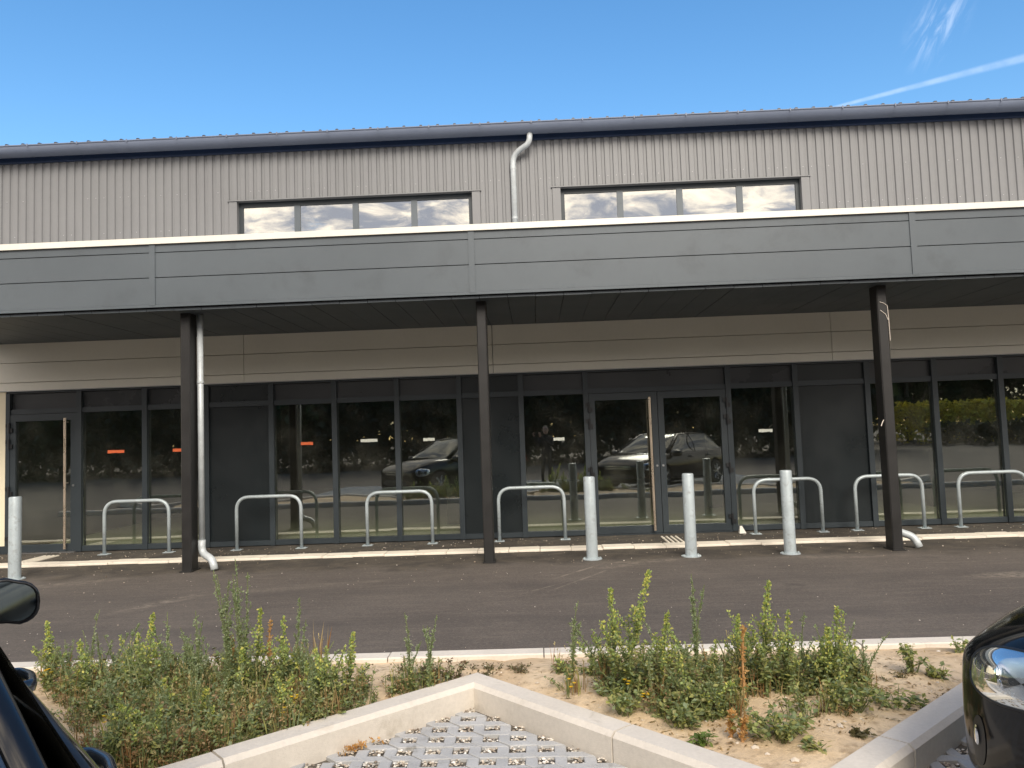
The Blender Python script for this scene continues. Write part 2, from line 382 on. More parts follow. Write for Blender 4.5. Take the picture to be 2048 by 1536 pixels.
for (L0, T) in corners:
    for (a, b, inw, ma, mb_) in ((L0, T, Hd, 'in', 'out'), (T, T - Hd * BL, Nd, 'out', 'in')):
        ln = (b - a).length; cuts = [0, ln * 0.5, ln] if inw is Nd else [0, ln * 0.36, ln]
        for i in range(2):
            p, q = a + (b - a).normalized() * cuts[i], a + (b - a).normalized() * cuts[i + 1]
            mia = {0: 1 if ma == 'out' else -1}.get(i, 0); mib = 1 if (i == 1 and mb_ == 'out') else (-1 if i == 1 else 0)
            kerb_stone(p, q, inw, mia, mib, zk)
fk = tag(MB().add([(-12, 5.02, -0.04), (12, 5.02, -0.04), (12, 5.12, -0.04), (-12, 5.12, -0.04)], [(0, 1, 2, 3)]).build('road_kerb', 'bed'), kind='structure')
x = -11.0
while x < 11:
    kerb_stone(Vector((x + 1.0, 5.15)), Vector((x, 5.15)), Vector((0, -1)), 0, 0, fk, 0.105); x += 1.0

# planter soil: everything between the zigzag kerb and the road kerb
def zig(x):
    """distance of the planter's bay-side boundary (kerb face) from y=0, at x"""
    u = (x - TIP.x) / PITCH; u = (u - math.floor(u)) * PITCH            # 0 at a tip
    y1 = TIP.y - u * (0.731 / 0.682)
    y2 = TIP.y - (PITCH - u) * (0.682 / 0.731)
    return max(y1, y2)
def soil_h(x, y):
    e = min((y - zig(x)) * 0.7, 5.0 - y); m = min(1, max(0, e / 0.35))
    return 0.075 + 0.045 * m + 0.035 * m * noise.noise((x * 1.3, y * 1.6, 3.1)) + 0.012 * noise.noise((x * 6, y * 6, 9)) + 0.006 * noise.noise((x * 18, y * 18, 2))
st = 0.05; nx = int(17 / st); ny = int(3.2 / st); mbs = MB(); idx = {}
for i in range(nx + 1):
    for j in range(ny + 1):
        X, Y = -8.5 + i * st, 2.0 + j * st
        if Y > zig(X) + 0.06 and Y < 5.08:
            idx[(i, j)] = len(mbs.v); mbs.v.append((X, Y, soil_h(X, Y)))
for (i, j) in list(idx):
    q = [(i, j), (i + 1, j), (i + 1, j + 1), (i, j + 1)]
    if all(k in idx for k in q): mbs.f.append(tuple(idx[k] for k in q))
tag(mbs.build('planter_soil', 'sand', smooth=True), kind='structure')

# permeable paving of the bays: notched blocks round gravel-filled holes
PP, PS = 0.134, 0.060
def paver_poly():
    s, p = PS, PP
    return inset([(s, 0), (p, 0), (p + s, 0), (p, s), (s, s), (s, p), (0, p), (0, s)], 0.0022)
pme = MB().prism([q for i, q in enumerate(paver_poly()) if i != 1], 0.002, 0.022, 0.003).mesh('paver', 'paver_concrete')
pave = tag(MB().add([(-6.2, -2.0, 0.004), (6.2, -2.0, 0.004), (6.2, 4.4, 0.004), (-6.2, 4.4, 0.004)], [(0, 1, 2, 3)]).build('parking_paving', 'bed'), kind='structure')
cells = []
for i in range(-46, 46):
    for j in range(-15, 33):
        X, Y = i * PP + 0.03, j * PP + 0.02
        if Y + .09 < zig(X + .09) + .045: cells.append((X, Y))
def vis(c):
    v = Vector((c[0] + 0.05, c[1] + 0.05, -CAM_H)); zc = v.dot(CF)
    if zc < 0.3: return 9e9
    px = 1024 + FPX * v.dot(CR) / zc; py = 768 - FPX * v.dot(CU) / zc
    return max(0, -px, px - 2048) + max(0, py - 1536) + zc * 0.01
cells.sort(key=vis)
rest = MB()
pv0 = [tuple(v.co) for v in pme.vertices]; pf0 = [tuple(f.vertices) for f in pme.polygons]
for k, (X, Y) in enumerate(cells):
    dz = random.uniform(-0.003, 0.003)
    if k < 300:
        o = link('paver', pme, pave, (X, Y, dz)); o.rotation_euler = (random.uniform(-.012, .012), random.uniform(-.012, .012), random.uniform(-.012, .012))
    else: rest.add([(a + X, b + Y, c + dz) for a, b, c in pv0], pf0)
tag(rest.build('far_pavers', 'paver_concrete', pave), kind='stuff')
def pebble(mbx, x, y, z, r, col=None):
    vs = []; sx, sy, sz = r * random.uniform(.7, 1.4), r * random.uniform(.7, 1.4), r * random.uniform(.45, .9); a = random.random() * 6
    for (u, v, w_) in ((1, 0, 0), (-1, 0, 0), (0, 1, 0), (0, -1, 0), (0, 0, 1), (0, 0, -1), (.62, .62, .3), (-.6, .6, .35), (.6, -.6, .3), (-.6, -.62, .3)):
        u, v = u * math.cos(a) - v * math.sin(a), u * math.sin(a) + v * math.cos(a)
        vs.append((x + u * sx, y + v * sy, z + w_ * sz))
    mbx.add(vs, [(0, 6, 4), (6, 2, 4), (2, 7, 4), (7, 1, 4), (1, 9, 4), (9, 3, 4), (3, 8, 4), (8, 0, 4), (0, 2, 6), (2, 1, 7), (1, 3, 9), (3, 0, 8), (0, 5, 2), (2, 5, 1), (1, 5, 3), (3, 5, 0)], col)
m_, g_ = newmat('pebble')
bsd = g_.n('ShaderNodeBsdfPrincipled', {'Base Color': g_.n('ShaderNodeAttribute', attribute_name='Col').outputs['Color'], 'Roughness': 0.9}); finish(g_, bsd.outputs[0])
gv = MB()
for k, (X, Y) in enumerate(cells[:560]):
    for _ in range(26):
        b = random.choice(((.52, .46, .37), (.62, .57, .49), (.33, .27, .21), (.22, .18, .14), (.43, .36, .28), (.7, .66, .6)))
        f = random.uniform(.75, 1.2)
        pebble(gv, X + PS + random.uniform(0.003, PP - PS - 0.003), Y + PS + random.uniform(0.003, PP - PS - 0.003), random.uniform(0.010, 0.019), random.uniform(.004, .009), tuple(c * f for c in b))
tag(gv.build('paving_gravel', 'pebble', pave), kind='stuff', label='pale gravel filling the holes between the paving blocks')

# pale paver strip along the shop front, and ribbed guidance strips to the doors
stp = tag(MB().add([(-9.6, 9.93, 0.002), (9.6, 9.93, 0.002), (9.6, 10.21, 0.002), (-9.6, 10.21, 0.002)], [(0, 1, 2, 3)]).build('paver_strip', 'bed'), kind='structure')
x = -9.6
sme = MB().prism([(-.197, -.14), (.197, -.14), (.197, .14), (-.197, .14)], 0.003, 0.03, 0.006).mesh('strip_block', 'strip_concrete')
while x < 9.6:
    o = link('strip_block', sme, stp, (x + .2, 10.07 + random.uniform(-.008, .008), random.uniform(-.004, .004))); o.rotation_euler = (random.uniform(-.01, .01), 0, random.uniform(-.01, .01)); x += 0.4
rib = MB().prism([(-.014, -.30), (.014, -.30), (.014, .30), (-.014, .30)], 0.0, 0.018, 0.005).mesh('guide_bar', 'strip_concrete')
for name, x0, lab in (('guidance_strip', 1.70, 'ribbed pale guidance bars on the asphalt before the double door'), ('guidance_strip', -7.05, 'ribbed pale guidance bars on the asphalt before the left single door')):
    gs = tag(empty(name, (x0, 10.6, 0.002)), lab, 'guidance strip', 'guidance strips before the doors')
    for k in range(4): link('guide_bar', rib, gs, (k * 0.064, 0, 0))

# ------------------------------------------------------------------ the building
YG = 11.30                                            # plane of the shop front
B = tag(empty('retail_building', (0, 12, 0)), 'long grey ribbed-metal retail building with canopy and dark glazed shop front', 'building')
B.location = (0, 0, 0)
XL, XR = -14.0, 14.0
MX = [-6.79, -5.80, -4.87, -3.90, -2.96, -2.03, -1.11, -0.20, 0.75, 2.82, 3.79, 4.82, 5.78, 6.72, 7.66, 8.60, 9.54]
X0 = -7.90
SOLID = {2, 6, 10, 14}; DOORS = {8}                 # bays that are grey infill panels, and the double door
front = MB()
front.box(X0, 9.58, YG - 0.015, YG + 0.09, 2.375, 2.408)      # head
front.box(X0, 9.58, YG - 0.01, YG + 0.08, 2.06, 2.135)       # transom
for a, b in ((-6.79, 0.75), (2.82, 9.58)): front.box(a, b, YG - 0.012, YG + 0.085, 0.012, 0.085)  # sill rail
sf = front.build('storefront_frame', 'anthracite', B)
sf['label'] = 'dark grey aluminium rails of the shop front'
for i, x in enumerate([X0 + 0.03] + MX):
    w_ = 0.075 if i else 0.06
    MB().box(x - w_ / 2, x + w_ / 2, YG - 0.03, YG + 0.10, 0.008, 2.374).build('mullion', 'anthracite', sf)
def pane(x0, x1, z0, z1, parent, mat='shop_glass', name='pane', y=YG + 0.03):
    o = MB().box(x0, x1, y, y + 0.012, z0, z1).build(name, mat, parent)
    return o
for i in range(len(MX) - 1):
    a, b = MX[i] + 0.0385, MX[i + 1] - 0.0385
    if i in DOORS: pane(a, b, 2.137, 2.373, sf, 'transom_glass', 'transom_pane'); continue
    if i in SOLID:
        MB().box(a, b, YG + 0.012, YG + 0.05, 0.087, 2.058).build('infill_panel', 'infill', sf)
        pane(a, b, 2.137, 2.373, sf, 'infill', 'transom_panel', YG + 0.015)
    else:
        pane(a, b, 0.087, 2.058, sf); pane(a, b, 2.137, 2.373, sf, 'transom_glass', 'transom_pane')
pane(X0 + 0.065, MX[0] - 0.0385, 2.137, 2.373, sf, 'transom_glass', 'transom_pane')
# printed stickers on the glass
for px, py, cw, m in ((232, 903, .25, 'orange_print'), (357, 900, .17, 'orange_print'), (614, 887, .18, 'orange_print'), (738, 881, .25, 'white_print'), (858, 879, .17, 'white_print'), (1118, 878, .16, 'white_print'), (1531, 861, .20, 'white_print')):
    p = on_plane(px, py, YG + 0.03)
    mbq = MB(); n = 5
    for k in range(n):
        mbq.box(p.x - cw / 2 + cw * k / n + .001, p.x - cw / 2 + cw * (k + 1) / n, YG + 0.0262, YG + 0.0285, p.z - .022 + random.uniform(-.003, .003), p.z + .022 + random.uniform(-.003, .003))
    mbq.build('glass_sticker', m, sf)

def door_leaf(x0, x1, hinge_left, handle_x, parent_label):
    d = MB(); s = 0.085; z0, z1 = 0.02, 2.055
    d.box(x0, x0 + s, YG - 0.022, YG + 0.05, z0, z1); d.box(x1 - s, x1, YG - 0.022, YG + 0.05, z0, z1)
    d.box(x0 + s, x1 - s, YG - 0.022, YG + 0.05, z1 - 0.10, z1); d.box(x0 + s, x1 - s, YG - 0.022, YG + 0.05, z0, z0 + 0.105)
    o = d.build('door', 'anthracite', B); o['label'] = parent_label
    pane(x0 + s, x1 - s, z0 + .106, z1 - .101, o, y=YG + 0.012)
    hx = x0 - 0.004 if hinge_left else x1 + 0.004
    for hz in (1.86, 1.62, 0.92, 0.19):
        hb = MB(); hb.tube([(hx, YG - 0.042, hz - .075), (hx, YG - 0.042, hz + .075)], 0.018, 8)
        hb.box(hx - .050, hx + .004, YG - 0.046, YG - 0.030, hz + .01, hz + .065); hb.box(hx - .004, hx + .050, YG - 0.046, YG - 0.0225, hz - .065, hz - .005)
        hb.build('hinge', 'black_plastic', o)
    if handle_x:
        hm = MB(); hm.tube([(handle_x, YG - 0.10, 0.06), (handle_x, YG - 0.10, 1.98)], 0.019, 12)
        for hz in (0.2, 1.02, 1.92): hm.tube([(handle_x, YG - 0.10, hz), (handle_x, YG - 0.02, hz)], 0.009, 8)
        hm.build('handle', 'steel_bar', o, angle=40)
    lk = MB(); lx = (x1 if hinge_left else x0) + (-.04 if hinge_left else .04)
    lk.tube([(lx, YG - 0.034, 0.98), (lx, YG - 0.02, 0.98)], 0.016, 12); lk.build('lock', 'alloy', o)
door_leaf(X0 + 0.063, MX[0] - 0.042, True, -6.955, 'dark grey glazed single door with a long bar handle')
door_leaf(0.75 + .042, 1.782, True, 1.66, 'left leaf of the double door with the long bar handle')
door_leaf(1.79, 2.82 - .042, False, None, 'right leaf of the double door, without a bar handle')
MB().box(X0 + .06, MX[0] - .04, YG - 0.05, YG + .1, 0.001, 0.016).build('threshold', 'alloy', B)
MB().box(0.79, 2.78, YG - 0.05, YG + .1, 0.001, 0.016).build('threshold', 'anthracite', B)

# walls either side of and behind the shop front
lw = MB().box(XL, X0 - 0.003, YG - 0.03, YG + .2, 0.12, 2.408).build('end_wall', 'cream', B); lw['label'] = 'cream wall panel at the left end of the shop front'
MB().box(XL, X0 - 0.003, YG - 0.02, YG + .2, 0.0, 0.118).build('plinth', 'anthracite', B)
MB().box(9.585, XR, YG - 0.03, YG + .2, 0.0, 2.408).build('end_wall', 'cream', B)
# band of cladding panels between shop front and soffit
vj = [-12.0, -8.2, -4.29, -0.59, 4.34, 8.2, 12.0]
for i in range(len(vj) - 1):
    a, b = vj[i] + .004, vj[i + 1] - .004
    for z0, z1 in ((2.413, 2.530), (2.538, 2.826), (2.834, 3.12)):
        mbp = MB().box(a, b, YG - 0.045, YG + 0.05, z0, z1)
        mbp.build('band_panel', 'band', B)
MB().box(-12, 12, YG - 0.052, YG - 0.020, 2.402, 2.4115).build('band_drip', 'drip', B)
W1, W2 = (-4.37, -0.82), (0.50, 4.05); WZ0, WZ1 = 4.28, 5.15
for (a, b, z0, z1) in ((XL, W1[0], 2.42, 6.0), (W1[1], W2[0], 2.42, 6.0), (W2[1], XR, 2.42, 6.0), (W1[0], W1[1], WZ1, 6.0), (W2[0], W2[1], WZ1, 6.0), (W1[0], W1[1], 2.42, WZ0), (W2[0], W2[1], 2.42, WZ0)):
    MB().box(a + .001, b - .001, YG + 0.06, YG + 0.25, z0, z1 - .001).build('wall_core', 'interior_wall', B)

# ribbed cladding sheets
PER = 0.125
def rib_y(x):
    u = frac(x / PER) * PER; d = 0.019
    if u < 0.010: return d * (u / 0.010)
    if u < 0.046: return d
    if u < 0.056: return d * (1 - (u - 0.046) / 0.010)
    return 0.0
def sheet(x0, x1, z0, z1):
    xs = {x0, x1}; k = math.floor(x0 / PER)
    while k * PER < x1:
        for u in (0, .010, .046, .056):
            xx = k * PER + u
            if x0 < xx < x1: xs.add(xx)
        k += 1
    xs = sorted(xs); mbx = MB(); n = len(xs); yo = YG - 0.02
    vs = [(xx, yo + rib_y(xx), z0) for xx in xs] + [(xx, yo + rib_y(xx), z1) for xx in xs] + [(xx, yo + rib_y(xx) + .004, z0) for xx in xs] + [(xx, yo + rib_y(xx) + .004, z1) for xx in xs]
    fs = []
    for i in range(n - 1): fs += [(i, i + 1, n + i + 1, n + i), (2 * n + i + 1, 2 * n + i, 3 * n + i, 3 * n + i + 1), (n + i, n + i + 1, 3 * n + i + 1, 3 * n + i), (i + 1, i, 2 * n + i, 2 * n + i + 1)]
    fs += [(0, n, 3 * n, 2 * n), (n - 1, 3 * n - 1, 4 * n - 1, 2 * n - 1)]
    mbx.add(vs, fs); return mbx.build('cladding_sheet', 'cladding', B)
T = 0.12                                                  # width of the window surrounds
x = XL; k = 0
edges = sorted([XL + i * PER * 8 for i in range(int((XR - XL) / (PER * 8)) + 2)])
for i in range(len(edges) - 1):
    a, b = edges[i], min(edges[i + 1], XR)
    if b - a < .05: continue
    spans = [(a, b, 3.2, 5.93)]
    for (wa, wb) in (W1, W2):
        nsp = []
        for (p, q, z0, z1) in spans:
            lo, hi = max(p, wa - T), min(q, wb + T)
            if lo >= hi: nsp.append((p, q, z0, z1)); continue
            if p < lo: nsp.append((p, lo, z0, z1))
            if hi < q: nsp.append((hi, q, z0, z1))
            nsp.append((lo, hi, WZ1 + 0.02, z1)); nsp.append((lo, hi, z0, WZ0 - 0.03))
        spans = nsp
    for sp in spans:
        if sp[1] - sp[0] > 0.012: sheet(sp[0] + .0008, sp[1] - .0008, sp[2], sp[3])
# tiny fixing screws on the cladding
sc = MB()
for i in range(-80, 80):
    for z in (4.75, 5.30):
        xx = (i + 0.72) * PER
        if random.random() < 0.5 and not any(a - .2 < xx < b + .2 and z < WZ1 + .1 for a, b in (W1, W2)):
            sc.tube([(xx, YG - .021, z), (xx, YG - .026, z)], 0.006, 6)
tag(sc.build('cladding_screws', 'drip', B), kind='stuff')
# upper windows
for (a, b), lab in ((W1, 'ribbon window of four panes above the canopy, left of the upper downpipe'), (W2, 'ribbon window of four panes above the canopy, right of the upper downpipe')):
    wo = empty('upper_window', (0, 0, 0), 0, B); wo['label'] = lab
    for (p, q) in ((a - T, a), (b, b + T)): MB().box(p, q, YG - 0.035, YG + 0.055, WZ0, WZ1 - .001).build('window_jamb', 'cladding', wo)
    MB().box(a - T - .02, b + T + .02, YG - 0.048, YG + 0.055, WZ1, WZ1 + .014).build('flashing', 'cladding', wo)
    fr = MB(); yf0, yf1 = YG + 0.058, YG + 0.11
    fr.box(a, b, yf0, yf1, WZ1 - 0.075, WZ1 - .002); fr.box(a, b, yf0, yf1, WZ0, WZ0 + 0.05)
    fr.box(a, a + .06, yf0 - .004, yf1, WZ0 + .051, WZ1 - .076); fr.box(b - .06, b, yf0 - .004, yf1, WZ0 + .051, WZ1 - .076)
    fr.build('window_frame', 'anthracite', wo)
    step = (b - a) / 4
    for kq in range(1, 4):
        MB().box(a + step * kq - .045, a + step * kq + .045, yf0 - .002, yf1, WZ0 + .051, WZ1 - .076).build('window_mullion', 'fascia', wo)
    for kq in range(4):
        l = a + step * kq + (.0455 if kq else .0605); r = a + step * (kq + 1) - (.0455 if kq < 3 else .0605)
        pane(l, r, WZ0 + .052, WZ1 - .077, wo, 'upper_glass', y=YG + .075)
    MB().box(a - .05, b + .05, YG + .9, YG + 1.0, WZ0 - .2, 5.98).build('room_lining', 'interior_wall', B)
# eaves: closure board with the gutter's shadow painted as navy, half-round gutter with brackets, roof sheet with rib ends
MB().box(XL, XR, YG - 0.055, YG - 0.023, 5.885, 6.0).build('eaves_shadow_board', 'eaves_shadow_navy', B)
gut = MB(); gy, gz, gr = YG - 0.19, 6.05, 0.125
prof = [(gy + gr * math.cos(t), gz + gr * math.sin(t)) for t in [math.pi * 2 * (0.0 - i / 20 * 0.5) for i in range(21)]]
prof = [(gy - gr * math.cos(math.pi * i / 16), gz - gr * math.sin(math.pi * i / 16)) for i in range(17)]
inner = [(gy - (gr - .006) * math.cos(math.pi * i / 16), gz - (gr - .006) * math.sin(math.pi * i / 16)) for i in range(16, -1, -1)]
ring = prof + inner; n = len(ring)
gut.add([(XL, y, z) for y, z in ring] + [(XR, y, z) for y, z in ring], [(i, (i + 1) % n, n + (i + 1) % n, n + i) for i in range(n)])
gut.tube([(XL, gy - gr, gz + .004), (XR, gy - gr, gz + .004)], 0.012, 8)
go = gut.build('gutter', 'gutter_navy', B, angle=50); go['label'] = 'dark navy half-round gutter along the eaves'
brk = MB(); pr = [(gy - (gr + .005) * math.cos(math.pi * i / 12), gz - (gr + .005) * math.sin(math.pi * i / 12)) for i in range(13)]
for i in range(12):
    (ya, za), (yb, zb) = pr[i], pr[i + 1]
    brk.add([(-.008, ya, za), (.008, ya, za), (.008, yb, zb), (-.008, yb, zb)], [(0, 1, 2, 3)])
brk.box(-.008, .008, gy - gr - .018, gy - gr - .0125, gz - .02, gz + .022)
bme = brk.mesh('gutter_bracket', 'gutter_navy')
for i in range(-14, 15): link('gutter_bracket', bme, go, (i * 0.75 + .1, 0, 0))
roof = MB(); s_ = math.tan(math.radians(6))
for i in range(int((XR - XL) / 0.25)):
    xa = XL + i * 0.25
    pr = [(xa, 0), (xa + .19, 0), (xa + .205, .034), (xa + .235, .034), (xa + .25, 0)]
    for (p, q) in zip(pr, pr[1:]):
        roof.add([(p[0], gy - .05, 6.082 + p[1]), (q[0], gy - .05, 6.082 + q[1]), (q[0], 26, 6.085 + q[1] + s_ * 14.8), (p[0], 26, 6.085 + p[1] + s_ * 14.8)], [(0, 1, 2, 3)])
    roof.add([(xa + .19, gy - .05, 6.082), (xa + .25, gy - .05, 6.082), (xa + .235, gy - .05, 6.116), (xa + .205, gy - .05, 6.116)], [(0, 1, 2, 3)])
roof.build('roof', 'roof_sheet', B)
# upper downpipe with its swan neck
def bend(pts, r=0.1, n=5):
    """round the corners of a polyline"""
    pts = [Vector(p) for p in pts]; out = [pts[0]]
    for i in range(1, len(pts) - 1):
        a, b, c = pts[i - 1], pts[i], pts[i + 1]; r_ = min(r, (b - a).length * .49, (c - b).length * .49)
        p, q = b + (a - b).normalized() * r_, b + (c - b).normalized() * r_
        for k in range(n + 1):
            t = k / n; out.append(p * (1 - t) ** 2 + b * 2 * t * (1 - t) + q * t * t)
    out.append(pts[-1]); return out
dp = MB(); dp.tube(bend([(-.19, YG - .075, 3.95), (-.19, YG - .075, 5.66), (.06, YG - .19, 5.78), (.075, YG - .19, 5.93)], .14, 7), 0.042, 14)
dpo = dp.build('upper_downpipe', 'zinc', B, smooth=True); dpo['label'] = 'short bright zinc downpipe from the gutter to the canopy'
for z in (5.45, 4.7): MB().lathe([(.046, -.015), (.046, .015)], (-.19, YG - .075, z), 14).build('pipe_collar', 'zinc', dpo)
# interior shell
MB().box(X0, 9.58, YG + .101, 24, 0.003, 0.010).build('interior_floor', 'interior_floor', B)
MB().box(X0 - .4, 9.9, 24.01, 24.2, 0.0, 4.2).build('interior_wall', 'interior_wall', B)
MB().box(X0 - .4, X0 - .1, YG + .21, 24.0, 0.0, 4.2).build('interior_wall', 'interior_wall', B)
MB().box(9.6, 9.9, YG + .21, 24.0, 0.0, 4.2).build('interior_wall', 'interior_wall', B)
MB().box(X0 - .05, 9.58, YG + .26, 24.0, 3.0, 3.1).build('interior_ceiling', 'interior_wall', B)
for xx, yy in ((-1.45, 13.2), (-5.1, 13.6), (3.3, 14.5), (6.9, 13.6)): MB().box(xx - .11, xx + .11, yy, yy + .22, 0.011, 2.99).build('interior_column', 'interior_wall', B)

# canopy: core, fascia panels, cap, soffit planks, joint covers
YC = 8.95; CX0, CX1 = -8.25, 12.0; ZS, ZT = 3.19, 3.92
core = MB().box(CX0 + .02, CX1, YC + .06, YG - .055, ZS + .06, ZT - .005).build('canopy', 'drip', B); core['label'] = 'flat canopy on dark posts along the whole shop front'
fj = [CX0, -4.5, -0.68, 4.46, 8.3, 12.0]
for i in range(len(fj) - 1):
    for z0, z1 in ((ZS + .006, 3.512), (3.522, 3.815), (3.825, ZT - .002)):
        MB().box(fj[i] + .004, fj[i + 1] - .004, YC, YC + .05, z0, z1).build('fascia_panel', 'fascia', core)
    if i: MB().box(fj[i] - .035, fj[i] + .035, YC - .012, YC - .001, ZS - .01, ZT - .003).build('joint_cover', 'fascia', core)
cp = MB(); cp.add([(CX0 - .01, YC - .03, ZT), (CX1, YC - .03, ZT), (CX1, YC - .022, ZT + .075), (CX0 - .01, YC - .022, ZT + .075),
                   (CX0 - .01, YC + .16, ZT), (CX1, YC + .16, ZT), (CX1, YC + .16, ZT + .085), (CX0 - .01, YC + .16, ZT + .085)],
                  [(0, 1, 2, 3), (3, 2, 6, 7), (5, 4, 7, 6), (4, 5, 1, 0), (1, 5, 6, 2), (4, 0, 3, 7)])
cp.build('canopy_cap', 'cap_white', core)
MB().box(CX0, CX1, YC - .008, YC + .03, ZS - .03, ZS + .003).build('drip_edge', 'fascia', core)
spl = MB().box(0, .326, YC + .035, YG - .05, 0, .03).mesh('soffit_panel', 'soffit')
x = CX0 + .01
while x + .33 < CX1:
    o = link('soffit_panel', spl, core, (x, 0, 3.12 + random.uniform(-.002, .002))); x += .332
# posts with base plates, and rainwater pipes with shoes at two of them
POSTS = [(-8.6, 0), (-4.225, 1), (-0.605, 0), (4.165, 1), (8.6, 0)]
for (px_, pipe) in POSTS[1:]:
    p = MB(); y0 = 9.19
    bev = 0.012
    poly = [(px_ - .06 + bev, y0), (px_ + .06 - bev, y0), (px_ + .06, y0 + bev), (px_ + .06, y0 + .20 - bev), (px_ + .06 - bev, y0 + .20), (px_ - .06 + bev, y0 + .20), (px_ - .06, y0 + .20 - bev), (px_ - .06, y0 + bev)]
    p.prism(poly, 0.0, 3.118)
    po = p.build('canopy_post', 'post_paint', B)
    MB().box(px_ - .075, px_ + .075, y0 - .03, y0 + .23, 0.001, .012).build('base_plate', 'post_paint', po)
    if pipe:
        xx = px_ + .115; yy = y0 + .17
        if px_ > 0: xx = px_ + .085; yy = y0 + .25
        rp = MB(); rp.tube([(xx, yy, 0.34), (xx, yy, 3.118)], 0.036, 14)
        ro = rp.build('rainwater_pipe', 'zinc', B, smooth=True); ro['label'] = 'slim zinc rainwater pipe beside a canopy post'
        sh = MB(); sh.tube(bend([(xx, yy, 0.35), (xx, yy, 0.20), (xx + .17, yy - .10, 0.13), (xx + .21, yy - .13, 0.012)], .09, 6), 0.044, 14)
        sh.build('pipe_shoe', 'zinc', ro, smooth=True)
        for z in (.345, 2.28): MB().lathe([(.043, -.012), (.043, .012)], (xx, yy, z), 16).build('pipe_collar', 'zinc', ro)
        if px_ > 0:
            f0 = y0 - .004
            MB().tube([(px_ - .03, f0, 2.92), (px_ + .02, f0, 2.90), (px_ + .055, f0, 2.87), (px_ + .062, f0, 2.70), (px_ + .064, f0, 2.45)], 0.004, 5).build('loose_strap', 'strap', po)
            MB().tube([(px_ - .03, f0, 2.82), (px_ + .03, f0, 2.77), (px_ + .055, f0, 2.70)], 0.004, 5).build('loose_strap', 'strap', po)
            MB().tube([(px_ - .066, y0 + .02, 1.52), (px_ - .10, y0 - .02, 1.49), (px_ - .12, y0 - .03, 1.45)], 0.005, 5).build('loose_strap', 'strap', po)

# ------------------------------------------------------------------ street furniture
def bike_rack():
    r = empty('bike_rack'); w2, h = 0.465, 0.745; rad = 0.16
    pts = bend([(-w2, 0, 0.008), (-w2, 0, h), (w2, 0, h), (w2, 0, 0.008)], rad * 1.2, 10)
    MB().tube(pts, 0.0245, 12).build('hoop', 'galvanised', r, smooth=True)
    for sx in (-w2, w2):
        bp = MB(); bp.prism([(sx - .07, -.06), (sx + .07, -.06), (sx + .07, .06), (sx - .07, .06)], 0.001, .009, .002)
        for a in (-.05, .05): bp.tube([(sx + a, 0, .009), (sx + a, 0, .02)], .008, 6)
        bp.build('base_plate', 'galvanised', r)
    return r
racks = [(-5.74, 'bicycle hoop rack just left of the left canopy post', 10.93), (-3.84, 'bicycle hoop rack just right of the left rainwater pipe, before the dark panel', 10.95),
         (-1.98, 'bicycle hoop rack midway between the left and the middle canopy posts', 11.0), (-0.10, 'bicycle hoop rack right beside the middle canopy post', 11.0),
         (3.48, 'bicycle hoop rack behind the rightmost galvanised bollard', 10.95), (4.90, 'bicycle hoop rack partly hidden behind the right canopy post', 11.0),
         (6.33, 'bicycle hoop rack at the right edge of the picture', 11.0)]
r0 = bike_rack()
for i, (x, lab, y) in enumerate(racks):
    o = r0 if i == 0 else copy_tree(r0)
    o.location = (x, y, 0); o.rotation_euler.z = random.uniform(-.02, .02)
    tag(o, lab, 'bike rack', 'galvanised bicycle hoops along the shop front')
def bollard():
    r = empty('bollard')
    MB().lathe([(.068, .012), (.068, .955), (.064, .968), (.05, .972)], seg=28).build('tube', 'galvanised', r, angle=40)
    bp = MB().lathe([(.115, .001), (.115, .010), (.112, .012)], seg=28)
    for a in range(4): bp.tube([(.095 * math.cos(a * 1.571 + .78), .095 * math.sin(a * 1.571 + .78), .012), (.095 * math.cos(a * 1.571 + .78), .095 * math.sin(a * 1.571 + .78), .026)], .009, 6)
    bp.build('base_plate', 'galvanised', r); return r
b0 = bollard()
for i, (x, y, lab) in enumerate(((-6.22, 9.05, 'galvanised steel bollard at the far left, behind the car mirror'), (0.615, 9.24, 'galvanised steel bollard left of the double door'),
                          (1.775, 9.23, 'galvanised steel bollard before the right leaf of the double door'), (2.92, 9.20, 'galvanised steel bollard in front of a bicycle hoop'))):
    o = b0 if i == 0 else copy_tree(b0)
    o.location = (x, y, 0); o.rotation_euler = (random.uniform(-.006, .006), random.uniform(-.006, .006), random.random() * 3)
    tag(o, lab, 'bollard', 'galvanised bollards before the shop front')
ds = MB(); ds.add([(-.045, -.04, 0), (.05, -.04, 0), (.05, .04, 0), (-.045, .04, 0), (-.03, -.015, .10), (.0, -.015, .10), (.0, .015, .10), (-.03, .015, .10)],
                  [(0, 3, 2, 1), (4, 5, 6, 7), (0, 1, 5, 4), (1, 2, 6, 5), (2, 3, 7, 6), (3, 0, 4, 7)])
tag(ds.build('door_wedge', 'cap_white', loc=(2.86, 11.08, 0.002)), 'small white wedge on the asphalt at the foot of the double door', 'door wedge')

